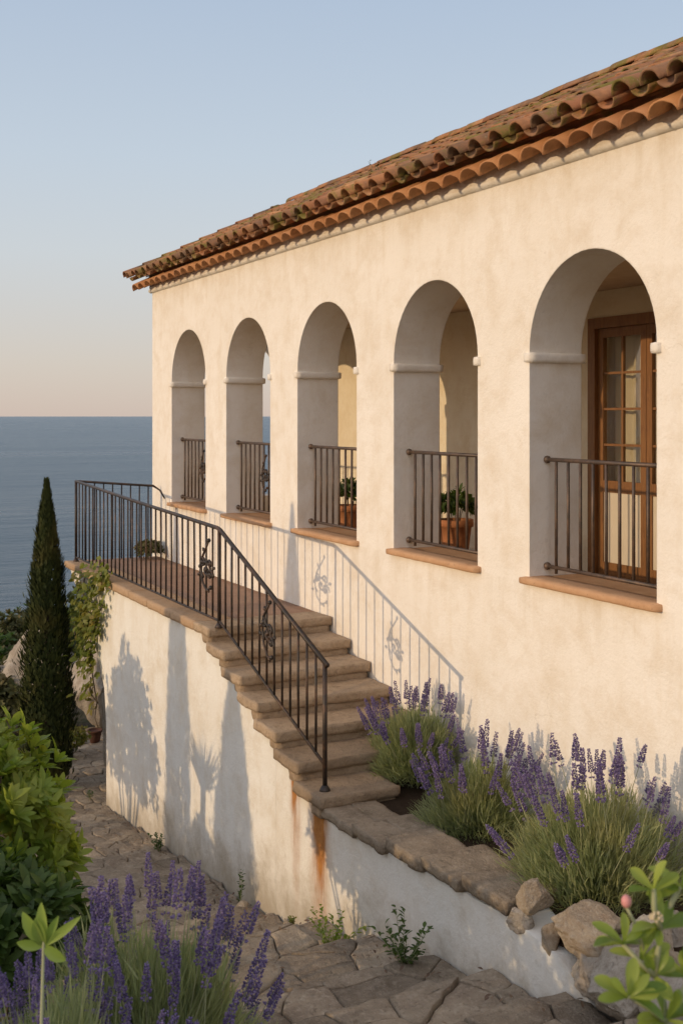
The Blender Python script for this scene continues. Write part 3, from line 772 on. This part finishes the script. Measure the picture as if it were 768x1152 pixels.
mb = MB(); mb.tube([P(S_C, WR, ZC), P(S_C + 0.02, WF - 0.12, -1.13), P(S_C + 0.0, WF - 0.02, -1.2), P(S_C - 0.22, WF - 0.012, -1.32)], [0.019, 0.019, 0.013, 0.010], 8); mb.build('handrail', M['iron'], rail)
mb = MB(); mb.tube([P(S_C, WR, HL + 0.07), P(S_B, WR, HL + 0.07), P(S_P, WR, -3.06)], 0.015, 8); mb.build('bottom_rail', M['iron'], rail)
for s, zt, zb in ((S_C, ZC + 0.01, HL), (S_B, ZB, HL), (S_P, ZP, HL - 6*RISE)):
    mb = MB(); mb.tube([P(s, WR, zb), P(s, WR, zt)], 0.022, 8); mb.tube([P(s, WR, zb - 0.004), P(s, WR, zb + 0.012), P(s, WR, zb + 0.05)], [0.05, 0.048, 0.024], 10); mb.build('post', M['iron'], rail)
def bal(a, b):
    mb = MB(); m_ = (a + b) / 2 + Vector((R.uniform(-.004, .004), R.uniform(-.003, .003), 0)); mb.tube([a, m_, b], 0.0125, 6); mb.build('baluster', M['iron'], rail)
nb = 31
for i in range(1, nb):
    s = S_C + (S_B - S_C) * i / nb; bal(P(s, WR, zbot(s)), P(s, WR, ztop(s)))
nb = 14
for i in range(1, nb):
    s = S_B + (S_P - S_B) * i / nb; bal(P(s, WR, zbot(s)), P(s, WR, ztop(s)))
for i in range(1, 9):
    w = WR + (WF - 0.06 - WR) * i / 9; z = ZC + (-1.13 - ZC) * i / 9; bal(P(S_C + 0.02, w, HL), P(S_C + 0.02 * i / 9, w, z))
mb = MB(); scroll(mb, lambda a, z: P(S_B + 0.36 - a * 1.7, WR - 0.014, -1.70 + z), 0.36, 0.014); mb.build('scroll_ornament', M['iron'], rail)
mb = MB(); scroll(mb, lambda a, z: P(10.18 - a * 1.25, WR - 0.014, -2.12 - 0.4 * a + z), 0.36, 0.013); mb.build('scroll_ornament', M['iron'], rail)

# ---------------------------------------------------------------- rocks
def rock(name, s, w, h, rs, rw, rh, mat, label, seed, cat='rock', group=None, sub=5):
    bm = bmesh.new(); bmesh.ops.create_icosphere(bm, subdivisions=sub, radius=1.0)
    rg = random.Random(seed)
    planes = [(Vector((rg.uniform(-1, 1), rg.uniform(-1, 1), rg.uniform(-.6, 1))).normalized(), rg.uniform(0.55, 0.85)) for _ in range(12)]
    for v in bm.verts:
        p = v.co.copy()
        for nrm, d in planes:
            e = p.dot(nrm) - d
            if e > 0: p -= nrm * e * 0.97
        q = v.co * 1.6 + Vector((seed, 0, 0))
        p *= 1 + 0.11 * fbm(q) + 0.06 * fbm(q * 3.5, 6)
        v.co = Vector((-p.x * rs, p.y * rw, p.z * rh))
    me = bpy.data.meshes.new(name); bm.to_mesh(me); bm.free()
    for p in me.polygons: p.use_smooth = True
    me.materials.append(mat)
    o = bpy.data.objects.new(name, me); COL.objects.link(o); o.location = P(s, w, h); o.rotation_euler = (0, 0, rg.uniform(-.5, .5))
    return tag(o, label, cat, group)
GR = 'rubble stones at the end of the planter wall'
rock('rubble_stone', 5.95, 4.44, -3.09, .125, .13, .14, M['rock_warm'], 'squarish ochre stone beside the last coping stone of the planter wall', 1, group=GR)
rock('rubble_stone', 6.0, 4.36, -3.24, .09, .09, .09, M['rock'], 'small grey brown stone tucked under the coping end above white plaster', 2, group=GR)
rock('rubble_stone', 5.50, 4.47, -3.12, .31, .23, .15, M['rock_warm'], 'long flat ochre stone under the largest lavender bush', 3, group=GR)
rock('rubble_stone', 5.27, 4.38, -3.26, .27, .18, .14, M['rock'], 'low wedge shaped grey stone under the long flat stone', 4, group=GR)
rock('rubble_stone', 5.18, 4.66, -3.10, .19, .19, .17, M['rock'], 'pale rounded boulder right of the long flat stone', 5, group=GR)
rock('rubble_stone', 5.22, 4.92, -3.13, .15, .15, .15, M['rock'], 'smaller pale stone behind the leafy twig with the pink bud', 6, group=GR)
rock('rubble_stone', 4.90, 4.27, -3.18, .25, .24, .22, M['rock'], 'largest pale boulder where the white planter wall meets the path', 7, group=GR)
rock('rubble_stone', 4.62, 4.36, -3.12, .2, .2, .18, M['rock'], 'low pale stone at the bottom right beside the path', 8, group=GR)
rock('rubble_stone', 5.72, 4.375, -3.25, .08, .07, .12, M['rock_warm'], 'little ochre chip set in the broken plaster edge', 9, group=GR, sub=3)
rock('rubble_stone', 4.95, 4.62, -3.2, .16, .17, .16, M['rock_warm'], 'brown stone wedged between the pale boulders', 10, group=GR)
rock('rock_outcrop', 20.9, 5.75, -4.75, 0.9, .8, 1.1, M['rock'], 'tall pale rock outcrop beyond the corner of the terrace wall', 21)
rock('rock_outcrop', 22.3, 4.9, -4.9, 1.1, .8, 1.1, M['rock'], 'pointed rock behind the cypress at the end of the path', 22)
rock('rock_outcrop', 17.1, 5.25, -4.6, .9, .7, 1.35, M['rock'], 'rough rock under the flared end of the terrace wall', 23)
rock('rock_outcrop', 22.0, 2.6, -5.95, .6, .5, .42, M['rock'], 'low pale rock left of the cypress behind dry grass', 24)
rock('sea_rock', 190, -6, seaz + 0.6, 3.2, 3.2, 2.6, M['cyp'], 'dark rock islet rising from the sea at the far left', 25)
for i, (s, w, r_) in enumerate(((10.35, 4.2, .07), (8.95, 4.18, .045), (8.05, 4.1, .05))):
    rock('loose_stone', s, w, pathh(s) + r_*0.4, r_*1.4, r_, r_*.8, M['rock_warm'], ['flat loose stone at the wall foot left of the rust streak', 'small round stone at the wall foot under the rust streaks', 'small rusty stone beside the bushy weed at the wall', 'brown loose stone at the wall foot by the rubble'][i], 40+i, group='loose stones along the wall foot', sub=3)

# ---------------------------------------------------------------- plants
def blade(mb, base, d, L, width, droop, rng, mi=0, seg=3, tip=0.15):
    side = d.cross(Vector((0, 0, 1)));
    if side.length < 1e-3: side = Vector((1, 0, 0))
    side.normalize(); side = (Matrix.Rotation(rng.uniform(-1.4, 1.4), 3, d) @ side) * width * 0.5
    vs = []
    for i in range(seg + 1):
        t = i / seg
        p = base + d * (L * t) + Vector((0, 0, -droop * L * t * t))
        k2 = (1 - t) + tip * t if t > 0.4 else 0.7 + 0.75 * t
        vs += [p - side * k2, p + side * k2]
    mb.add(vs, [(2*i, 2*i+1, 2*i+3, 2*i+2) for i in range(seg)], mi, True)
def leaf(mb, base, d, up, L, W, fold=0.25, curl=0.2, mi=0, shape=((0.0, .12), (.3, .8), (.6, 1.0), (.85, .6), (1.0, .04))):
    d = d.normalized(); side = d.cross(up)
    if side.length < 1e-4: side = d.orthogonal()
    side.normalize(); nn = side.cross(d).normalized()
    vs = []
    for t, k2 in shape:
        c = base + d * (L * t) - nn * (curl * L * t * t)
        e = W * 0.5 * k2
        vs += [c - side * e + nn * (e * fold), c, c + side * e + nn * (e * fold)]
    fs = []
    for i in range(len(shape) - 1):
        a = i * 3; fs += [(a, a+1, a+4, a+3), (a+1, a+2, a+5, a+4)]
    mb.add(vs, fs, mi, True)
def rdir(rng, zmin=-0.2, zmax=1.0):
    z = rng.uniform(zmin, zmax); a = rng.uniform(0, 2*math.pi); r = math.sqrt(max(0, 1 - z*z)); return Vector((r*math.cos(a), r*math.sin(a), z))
# flower spike variants (unit: metres, growing along +Z, head of about 11 cm)
def spike_mesh(seed, stem):
    rg = random.Random(seed); mb = MB(); L = stem
    bend = rg.uniform(-.03, .03)
    mb.tube([(0, 0, 0), (bend*.5, 0, L*.5), (bend, 0, L), (bend*1.1, 0, L + .11)], [0.0026, .0022, .0018, .001], 4, 1, False)
    nw2 = rg.randint(12, 16); hl = rg.uniform(.12, .185)
    for i in range(nw2):
        t = i / (nw2 - 1); z = L - 0.02 + hl * t + (-.03 if i == 0 else 0)
        r = 0.0165 * (0.75 + 0.6 * math.sin(math.pi * min(1, t * .9 + .12))) * (1 - 0.62 * t)
        for j in range(6):
            a = j * math.pi / 3 + i * .55 + rg.uniform(-.2, .2)
            d = Vector((math.cos(a), math.sin(a), 0.75)).normalized()
            p = Vector((bend + math.cos(a)*r*.5, math.sin(a)*r*.5, z + rg.uniform(-.006, .006)))
            s2 = rg.uniform(.8, 1.2) * (1.1 - .4*t); l = .017*s2; wd_ = .0062*s2
            u = d.orthogonal().normalized(); v2 = d.cross(u)
            c = p + d*l*.5
            mb.add([p, c + u*wd_, c + v2*wd_, c - u*wd_, c - v2*wd_, p + d*l], [(0, 2, 1), (0, 3, 2), (0, 4, 3), (0, 1, 4), (5, 1, 2), (5, 2, 3), (5, 3, 4), (5, 4, 1)], 0, False)
    me = bpy.data.meshes.new('flower_spike'); me.from_pydata([tuple(v) for v in mb.v], [], mb.f)
    me.materials.append(M['lavflower']); me.materials.append(M['lavstem'])
    me.polygons.foreach_set('material_index', mb.mi); me.update(); return me
SPK = [spike_mesh(100 + i, .42 + .05 * (i % 4)) for i in range(8)]
def lavender(s, w, h, rad, hgt, nblade, nspike, label, seed, bias=None, spk=1.0, group='lavender bushes in the planting bed', zlow=0.05, ssize=1.0):
    rg = random.Random(seed); base = P(s, w, h)
    t = thing('lavender_bush', base, label, 'lavender', group)
    mb = MB()
    for i in range(nblade):
        d = rdir(rg, 0.0, 1.0)
        lump = 0.84 + 0.26 * noise.noise(Vector((d.x*2.6, d.y*2.6, d.z*2.6 + seed)))
        d.z = max(d.z, 0.05)
        d = Vector((d.x * rad, d.y * rad, d.z * hgt)) * lump; dn = d.normalized()
        if rg.random() < .62:        # leafy shoots filling the mound
            p = base + d * rg.uniform(.5, .97) ** .7
            dd = (dn * .8 + Vector((0, 0, .55)) + Vector((rg.gauss(0, .28), rg.gauss(0, .28), rg.gauss(0, .2)))).normalized()
            blade(mb, p - dd * .03, dd, rg.uniform(.07, .15), rg.uniform(.006, .011), rg.uniform(-.1, .25), rg)
        else:                        # long bare stalks from the crown
            L = d.length * rg.uniform(.8, 1.12); st = rg.uniform(.1, .5)
            dd = (dn + Vector((rg.gauss(0, .1), rg.gauss(0, .1), rg.gauss(0, .08) + .1))).normalized()
            blade(mb, base + dn * (L * st), dd, L * (1 - st), rg.uniform(.004, .0075), rg.uniform(-.05, .12), rg)
    mb.build('foliage', M['lavleaf'], t)
    for i in range(nspike):
        for _ in range(20):
            d = rdir(rg, zlow, 1.0)
            if bias is None or rg.random() < 0.25 + 0.75 * max(0, d.dot(bias)): break
        surf = Vector((d.x * rad, d.y * rad, max(.1, d.z) * hgt)) * .92
        dn = (surf.normalized() * .75 + Vector((rg.gauss(0, .10), rg.gauss(0, .10), .55))).normalized()
        me = SPK[rg.randrange(8)]
        o = bpy.data.objects.new('flower_spike', me); COL.objects.link(o); o.parent = t
        k2 = rg.uniform(.85, 1.25) * ssize
        tip = surf + dn * (rg.uniform(.16, .34) * spk); top_z = max(v.co.z for v in me.vertices) * k2
        o.location = tip - dn * top_z; o.scale = (k2*1.15, k2*1.15, k2); o.rotation_mode = 'QUATERNION'; o.rotation_quaternion = dn.to_track_quat('Z', 'Y')
    return t
GB = 'lavender bushes in the planting bed'; GF = 'lavender in the foreground'
camside = Vector((0.75, -0.35, 0.45)).normalized()
lavender(9.15, 5.45, -3.34, .52, .72, 8000, 44, 'rounded lavender bush right beside the lower stone steps', 1, None, 1.0, GB, .42, 1.05)
lavender(7.78, 5.22, -3.42, .54, .72, 8500, 36, 'middle lavender bush of the bed, between the steps and the largest bush', 2, None, 1.0, GB, .48, 1.05)
lavender(6.20, 5.14, -3.34, .76, .84, 15000, 54, 'largest lavender bush, above the rubble stones with tall purple spikes', 3, None, 1.25, GB, .45, 1.1)
lavender(4.80, 1.52, -3.10, .62, 1.0, 15000, 100, 'wide shaded foreground lavender at the bottom left, its flowers leaning over the path', 4, None, .85, GF, .12, .85)
lavender(3.95, .90, -2.82, .50, .92, 10000, 72, 'foreground lavender cut by the left edge, behind the bright green sprout', 5, None, .80, GF, .2, .68)

def cypress(s, w, h, H, r, label, seed, n=9000, lean=0.0, name='cypress_tree'):
    rg = random.Random(seed); base = P(s, w, h)
    t = thing(name, base, label, 'cypress')
    mb = MB(); mb.tube([base + Vector((0, 0, -.1)), base + Vector((0, 0, H*.5)), base + Vector((0, 0, H*.93))], [r*.22, r*.12, .01], 8); mb.build('trunk', M['bark'], t)
    mb = MB()
    for i in range(n):
        z = 0.03 + .97 * rg.random() ** 1.25
        prof_ = lerp_tab(z, [(0, .55), (.06, .85), (.2, 1.0), (.45, .86), (.7, .56), (.88, .27), (1, .03)])
        a = rg.uniform(0, 2*math.pi)
        lump = 1 + (.35 if rg.random() < .02 else 0) + .24 * noise.noise(Vector((math.cos(a)*2.2, math.sin(a)*2.2, z*H*2.2 + seed))) + .10 * noise.noise(Vector((math.cos(a)*5, math.sin(a)*5, z*H*5 + seed)))
        rr = r * prof_ * lump * (rg.uniform(.72, 1.03))
        p = base + Vector((math.cos(a)*rr, math.sin(a)*rr, z*H))
        d = Vector((math.cos(a)*.42 + rg.gauss(0, .18), math.sin(a)*.42 + rg.gauss(0, .18), 1)).normalized()
        L = rg.uniform(.05, .125) * (1 if z < .9 else .9)
        leaf(mb, p - d*L*.5, d, Vector((math.cos(a), math.sin(a), 0)), L, L*.46, .3, -.1, 0, ((0, .3), (.4, 1.0), (1, .05)))
    mb.build('crown', M['cyp'], t)
    return t
cypress(17.05, 3.80, -5.52, 4.58, .41, 'slender dark cypress standing at the edge of the stone path', 31, 13000)

def leafy(name, s, w, h, rx, ry, rz, n, L, W, mat, label, seed, cat='shrub', group=None, rosette=5, inner=.45, stems=10, zmin=-.3, part='foliage', lumpf=2.2):
    rg = random.Random(seed); base = P(s, w, h); c = base + Vector((0, 0, rz))
    t = thing(name, base, label, cat, group)
    mb = MB(); mt = MB()
    for i in range(n):
        d = rdir(rg, zmin, 1.0)
        lump = .82 + .34 * noise.noise(d * lumpf + Vector((seed, 0, 0)))
        k2 = lump * (rg.uniform(inner, 1.0) ** .5)
        p = c + Vector((d.x*rx*k2, d.y*ry*k2, d.z*rz*k2))
        ax = (d + Vector((0, 0, .55)) + Vector((rg.gauss(0, .25), rg.gauss(0, .25), rg.gauss(0, .2)))).normalized()
        u = ax.orthogonal().normalized(); v2 = ax.cross(u); a0 = rg.uniform(0, 6.28)
        for j in range(rosette):
            a = a0 + j * 2.4; sp = rg.uniform(.5, 1.15)
            ld = (ax + (u*math.cos(a) + v2*math.sin(a)) * sp).normalized()
            k3 = rg.uniform(.6, 1.15)
            leaf(mb, p + ld*L*.08, ld, ax, L*k3, W*k3, rg.uniform(.1, .4), rg.uniform(.05, .4))
    for i in range(stems):
        d = rdir(rg, .1, 1); e = c + Vector((d.x*rx*.75, d.y*ry*.75, d.z*rz*.75)); m_ = base.lerp(e, .5) + Vector((d.x*.1*rx, d.y*.1*rx, 0))
        mt.tube([base + Vector((d.x*.05, d.y*.05, -.08)), m_, e], [.022*max(rz, .3), .015*max(rz, .3), .006*max(rz, .3)], 5)
    if stems: mt.build('stem', M['bark'], t)
    mb.build(part, mat, t)
    return t
# left foreground shrub, two kinds of leaf
leafy('leafy_shrub', 8.35, 1.30, -3.95, .9, .75, .95, 620, .16, .055, M['shrub'], 'tall broad leaved green shrub at the left edge in front of the cypress', 51, rosette=7, lumpf=2.6)
leafy('leafy_shrub', 7.5, 1.38, -3.85, .8, .58, .50, 420, .17, .055, M['shrubdark'], 'dark low shrub at the left edge below the tall broad leaved shrub', 52, rosette=7)
# hillside scrub beyond the path
def camp_sw(px, py, Z):
    X = (px - 384) / 1280 * Z; return (-X*math.sin(TH) + Z*math.cos(TH), X*math.cos(TH) + Z*math.sin(TH), -(py - 468) / 1280 * Z)
hs = [(8, 745, 22, 1.0), (36, 752, 23, .8), (20, 712, 27, 1.15), (50, 716, 26, 1.0), (-12, 706, 27, 1.2), (2, 684, 33, 1.3), (34, 672, 33, 1.3), (66, 680, 34, 1.3), (88, 672, 37, 1.4), (-30, 680, 33, 1.5), (18, 672, 40, 1.6), (-55, 700, 30, 1.5), (60, 668, 42, 1.6)]
for i, (px, py, Z, r_) in enumerate(hs):
    s, w, h = camp_sw(px, py, Z); g0 = G(s, w) - .2; hh = (h - g0) / 2
    dark = i % 3 == 1
    leafy('hillside_shrub', s, w, g0, r_, r_, hh, 620, .17, .08, M['shrubdark'] if dark else M['olive'], 'darker rounded shrub on the hillside between the cypress and the sea' if dark else 'rounded olive green shrub on the hillside between the cypress and the sea', 60 + i, group='shrubs on the hillside above the sea', rosette=5, stems=4)
leafy('hillside_shrub', 23.5, 6.0, -5.9, .9, .9, 1.15, 420, .10, .05, M['vine'], 'reddish green shrub behind the rocks between cypress and terrace', 80, rosette=5, stems=4)
leafy('low_bush', 18.6, 4.55, -5.6, .33, .33, .28, 240, .06, .03, M['vine'], 'small yellow green bush at the path edge between cypress and terrace wall', 81, rosette=5, stems=3)
# dry grass tuft
def tuft(name, s, w, h, n, L, width, mat, label, seed, cat='grass', up=.5, droop=.35, grp=None):
    rg = random.Random(seed); base = P(s, w, h); t = thing(name, base, label, cat, grp); mb = MB()
    for i in range(n):
        d = rdir(rg, .15, 1); d.z += up; d.normalize()
        blade(mb, base + Vector((rg.gauss(0, .06), rg.gauss(0, .06), 0)), d, L*rg.uniform(.6, 1.1), width*rg.uniform(.7, 1.2), rg.uniform(.1, 1)*droop, rg, 0, 5, .05)
    mb.build('blades', mat, t); return t
tuft('grass_tuft', 18.3, 2.35, -5.45, 420, .95, .016, M['rustgrass'], 'reddish dry grass tuft at the left edge beside the cypress', 90)
tuft('grass_tuft', 19.0, 2.0, -5.5, 360, 1.0, .016, M['rustgrass'], 'second dry grass tuft just behind the reddish one', 91)

# climbing vine on the end of the terrace wall
rg = random.Random(17)
vt = thing('climbing_vine', P(15.95, W0 - .05, -5.4), 'climbing vine hanging on the far corner of the white terrace wall', 'vine')
mb = MB(); ml = MB()
main = [(16.02, -4.45), (16.03, -4.3), (16.05, -4.1), (16.25, -3.6), (16.35, -3.1), (16.3, -2.7), (16.1, -2.35), (15.7, -2.22), (15.3, -2.2)]
br = [main, [(16.25, -3.6), (16.6, -3.3), (16.9, -2.9), (17.0, -2.6)], [(16.35, -3.1), (15.95, -2.9), (15.75, -2.65)], [(16.05, -4.1), (16.3, -4.0), (16.4, -3.8)], [(16.35, -3.0), (16.7, -2.6), (16.7, -2.3)]]
for k2, pl in enumerate(br):
    pts = [P(s, W0 - .04 - .05*abs(math.sin(i*1.7)), h) for i, (s, h) in enumerate(pl)]
    ml.tube(pts, [.006 if i < 2 and k2 == 0 else .011 for i in range(len(pts))], 5)
    for i in range(len(pl) - 1):
        h_top = max(pl[i][1], pl[i+1][1])
        for j in range((52 if h_top > -3.4 else 14) if i > 1 or k2 else 0):
            tt = rg.random(); s = pl[i][0] + (pl[i+1][0]-pl[i][0])*tt + rg.gauss(0, .13); h = pl[i][1] + (pl[i+1][1]-pl[i][1])*tt + rg.gauss(0, .10)
            d = Vector((rg.gauss(0, .6), -rg.uniform(.1, .8), rg.uniform(-.9, .5))).normalized()
            L = rg.uniform(.06, .13); leaf(mb, P(s, W0 - .03 - abs(rg.gauss(0, .10)), h), d, Vector((0, -1, .6)), L, L*.85, .2, .25)
ml.build('stem', M['bark'], vt); mb.build('foliage', M['vine'], vt)

# weeds at the wall foot, pots, little plants
def weed(name, s, w, h, H, n, L, mat, label, seed, spread=.5, cat='weed', grp=None):
    rg = random.Random(seed); base = P(s, w, h); t = thing(name, base, label, cat, grp); mb = MB(); ms = MB()
    for i in range(n):
        d = rdir(rg, .3, 1); d = Vector((d.x*spread, d.y*spread, d.z + .3)).normalized(); l = H * rg.uniform(.45, 1.05)
        e = base + d*l; ms.tube([base - d*.03, base + d*l*.5 + Vector((rg.gauss(0, .01), 0, 0)), e], [.004, .003, .0015], 4)
        m_ = max(4, int(l / L * 2.6))
        for j in range(m_):
            p = base + d * (l * (.25 + .8 * j / m_)); ld = (d*.5 + rdir(rg, -.2, .8)).normalized()
            leaf(mb, p, ld, Vector((0, 0, 1)), L*rg.uniform(.6, 1.1), L*rg.uniform(.4, .6), .15, .3)
    ms.build('stem', M['lavstem'], t); mb.build('foliage', mat, t); return t
GW = 'weeds growing along the foot of the white wall'
weed('weed', 12.9, 4.18, -5.13, .24, 9, .05, M['shrubdark'], 'small dark weed at the wall foot on the far part of the path', 1, grp=GW)
weed('weed', 10.4, 4.2, -4.83, .34, 3, .045, M['shrubdark'], 'thin upright weed against the wall in the cypress shadow', 2, .25, grp=GW)
weed('weed', 9.15, 4.2, -4.5, .1, 8, .035, M['vine'], 'tiny yellow green weed at the wall foot below the rust streak', 3, grp=GW)
weed('weed', 8.15, 4.08, -4.3, .36, 13, .05, M['shrub'], 'bushy light green weed in the middle of the wall foot', 4, .8, grp=GW)
weed('weed', 6.95, 4.05, -3.9, .40, 14, .055, M['shrubdark'], 'darker taller weed at the wall foot nearest the rubble stones', 5, .7, grp=GW)
weed('weed', 4.55, 2.0, -3.25, .28, 14, .05, M['shrubdark'], 'dark little weed beside the foreground lavender at the bottom', 6, .9)
weed('weed', 16.1, 4.2, -5.47, .16, 6, .05, M['shrubdark'], 'tiny weed at the far corner of the terrace wall', 7, grp=GW)
weed('roof_weed', 11.9, WF + .75, 2.78, .26, 6, .03, M['olive'], 'wispy weed sprouting from the roof tiles', 8, .5)
def pot(s, w, h, r, H, mat, label, plabel, seed, pl=True):
    base = P(s, w, h); mb = MB(); n = 20
    prof_ = [(.62, 0), (.68, .05), (.86, .55), (.97, .86), (1.08, .86), (1.1, .93), (1.08, 1.0), (.95, 1.0), (.92, .9), (0.0, .9)]
    vs = [base + Vector((math.cos(2*math.pi*j/n)*r*k2, math.sin(2*math.pi*j/n)*r*k2, z*H)) for k2, z in prof_ for j in range(n)]
    mb.add(vs, [(i*n+j, i*n+(j+1) % n, (i+1)*n+(j+1) % n, (i+1)*n+j) for i in range(len(prof_)-1) for j in range(n)] + [tuple(range(n))[::-1]], 0, True)
    o = mb.build('plant_pot', mat, None, base); tag(o, label, 'pot')
    if pl: leafy('potted_plant', s, w, h + H*.88, r*1.25, r*1.25, .2, 70, .10, .05, M['shrubdark'], plabel, seed, 'plant', rosette=5, stems=6)
pot(11.18, 7.2, H_FLOOR, .19, .60, M['pot'], 'terracotta pot behind the railing of the fourth arch', 'dark leafy plant growing in the pot behind the fourth arch', 71)
pot(13.85, 7.2, H_FLOOR, .19, .58, M['pot'], 'terracotta pot behind the railing of the middle arch', 'dark leafy plant growing in the pot behind the middle arch', 72)
pot(19.3, 5.12, -5.6, .12, .22, M['rusty'], 'small rusty brown pot on the path at the corner of the terrace wall', '', 73, False)
leafy('terrace_plant', 17.6, 5.52, -2.28, .26, .24, .14, 90, .08, .04, M['olive'], 'low olive plant behind the far terrace railing beside the villa corner', 74, 'plant', rosette=5, stems=4)

# bright sprout lower left
base = P(3.45, .74, -2.7)
t = thing('green_sprout', base, 'bright yellow green sprout with upright fleshy leaves among the left lavender', 'sprout')
ms = MB(); ms.tube([base + Vector((0, 0, -.2)), base + Vector((.02, 0, .6)), base + Vector((0, .02, 1.13))], [.007, .006, .005], 6); ms.build('stem', M['lavstem'], t)
mb = MB(); topp = base + Vector((0, .02, 1.15)); right = Vector((math.sin(TH), math.cos(TH), 0)); toc = -fwd
SH = ((0.0, .25), (.15, .6), (.3, .85), (.5, 1.0), (.7, .9), (.85, .6), (.95, .3), (1.0, .05))
for a, z, L, W in ((-.45, .75, .12, .042), (-.05, 1.0, .13, .036), (.95, .75, .14, .028), (.45, .9, .10, .026), (-.15, .6, .09, .04), (.5, -.3, .08, .04), (-.6, .1, .08, .035)):
    d = (right*a + Vector((0, 0, z)) + toc*.15).normalized(); leaf(mb, topp + Vector((0, 0, -.04)), d, toc, L, W, .5, .12, 0, SH)
mb.build('leaves', M['succ'], t)
# right foreground twig with round leaves and a pink bud
base = P(1.55, 1.62, -2.62); rg = random.Random(23)
t = thing('budding_shrub', base, 'fresh green twigs with rounded leaves and a pink bud at the lower right edge', 'shrub')
ms = MB(); mb = MB(); bd = MB()
OB = ((0.0, .18), (.2, .36), (.4, .66), (.6, .92), (.75, 1.0), (.88, .84), (.96, .52), (1.0, .2))
def camp(px, py, Z): 
    X = (px - 384) / 1280 * Z; return P(-X*math.sin(TH) + Z*math.cos(TH), X*math.cos(TH) + Z*math.sin(TH), -(py - 468) / 1280 * Z)
tw = [((736, 1098, 2.5), (700, 1062, 2.5)), ((736, 1098, 2.5), (742, 1045, 2.5)), ((742, 1045, 2.5), (735, 1000, 2.5)), ((742, 1045, 2.52), (765, 998, 2.55)), ((748, 1150, 2.45), (736, 1098, 2.5)), ((748, 1150, 2.45), (706, 1120, 2.4)), ((748, 1150, 2.45), (775, 1100, 2.55))]
for a, b in tw: ms.tube([camp(*a), (camp(*a) + camp(*b))/2 + Vector((rg.gauss(0, .006), rg.gauss(0, .006), 0)), camp(*b)], [.0075, .0065, .005], 6)
ms.tube([base - Vector((0, 0, .1)), base + Vector((0, 0, .6)), camp(748, 1150, 2.45)], [.016, .013, .008], 6)
for (px, py, Z), n_ in (((735, 1002, 2.5), 5), ((765, 1000, 2.55), 6), ((742, 1045, 2.5), 7), ((700, 1062, 2.48), 8), ((736, 1098, 2.5), 8), ((706, 1122, 2.4), 8), ((775, 1100, 2.55), 8), ((748, 1148, 2.45), 9), ((720, 1080, 2.5), 4)):
    p = camp(px, py, Z)
    for j in range(n_):
        a = 6.28 * j / n_ + rg.uniform(-.3, .3); d = (right*math.cos(a)*.9 + Vector((0, 0, .55 + .55*math.sin(a))) + toc*rg.uniform(-.5, .7)).normalized()
        L = rg.uniform(.045, .085); leaf(mb, p, d, (toc*.6 + Vector((0, 0, .7)) + Vector((rg.gauss(0, .3), rg.gauss(0, .3), 0))), L, L*.38, .5, rg.uniform(.05, .6), 0, OB)
ms.build('stem', M['lavstem'], t); mb.build('leaves', M['succ2'], t)
bp = camp(704, 1014, 2.5); bd.ball(bp, .0115, 0, 12, 1.25); bd.build('bud', M['bud'], t)
st2 = MB(); st2.tube([bp + Vector((0, 0, -.012)), camp(714, 1040, 2.5), camp(726, 1075, 2.5)], .004, 5); st2.build('bud_stem', M['lavstem'], t)
bl = MB(); 
for i in range(26): q = rdir(rg, -.2, 1); bl.ball(camp(738, 1034, 2.48) + q*.014, .0035, 0, 5)
bl.build('blossom', M['blossom'], t)

# planting on the sunward side of the path (stands outside the photograph's left edge, throws the long shadows)
cypress(11.1, -.75, -4.75, 3.15, .62, 'broad young cypress on the slope left of the path', 33, 12000)
cypress(12.85, -.9, -5.1, 5.25, .50, 'tall cypress on the slope left of the path', 34, 13000)
leafy('slope_tree', 14.8, .2, -5.3, 1.35, 1.2, 1.6, 900, .15, .07, M['olive'], 'olive tree on the slope beyond the cypresses', 95, 'tree', rosette=6)
yu = tuft('yucca', 11.95, .34, -3.35, 80, .85, .075, M['shrubdark'], 'spiky yucca on a short trunk on the slope left of the path', 96, 'yucca', .25, .12)
mb = MB(); mb.tube([P(11.95, .34, -4.95), P(11.98, .36, -4.2), P(11.95, .34, -3.33)], [.09, .075, .08], 8); mb.build('trunk', M['bark'], yu)
leafy('slope_shrub', 6.6, -.1, -3.75, 1.5, .7, .72, 760, .15, .06, M['shrubdark'], 'dark hedge shrub on the slope left of the path', 97)
leafy('slope_shrub', 4.1, -.9, -3.2, 1.5, .8, .85, 620, .14, .06, M['shrub'], 'leafy shrub on the slope nearest the viewer', 98)

leafy('slope_shrub', 12.0, .3, -4.95, .55, .5, .62, 320, .14, .055, M['shrubdark'], 'added unseen shrub masking the yucca trunk in the cast shadow', 99)  # unseen shrub added so the trunk does not show in the shadow
# dead leaves and grit blown along the wall foot and between the flags
rg = random.Random(77); mb = MB()
for i in range(420):
    s = rg.uniform(4.3, 15.5); w = 4.28 - abs(rg.gauss(0, .22)) if rg.random() < .6 else rg.uniform(wl(s) + .1, 4.28)
    if s < 5.2 and w > 4: continue
    a = rg.uniform(0, 6.28); d = Vector((math.cos(a), math.sin(a), rg.uniform(-.1, .25)))
    L = rg.uniform(.018, .05); leaf(mb, P(s, w, pathh(s) + .028), d, Vector((rg.gauss(0, .3), rg.gauss(0, .3), 1)), L, L*.5, .3, rg.uniform(-.3, .4))
o = mb.build('leaf_litter', M['rustgrass']); o['kind'] = 'stuff'; tag(o, 'scattered dry leaves lying on the stone path and along the wall foot', 'leaf litter')
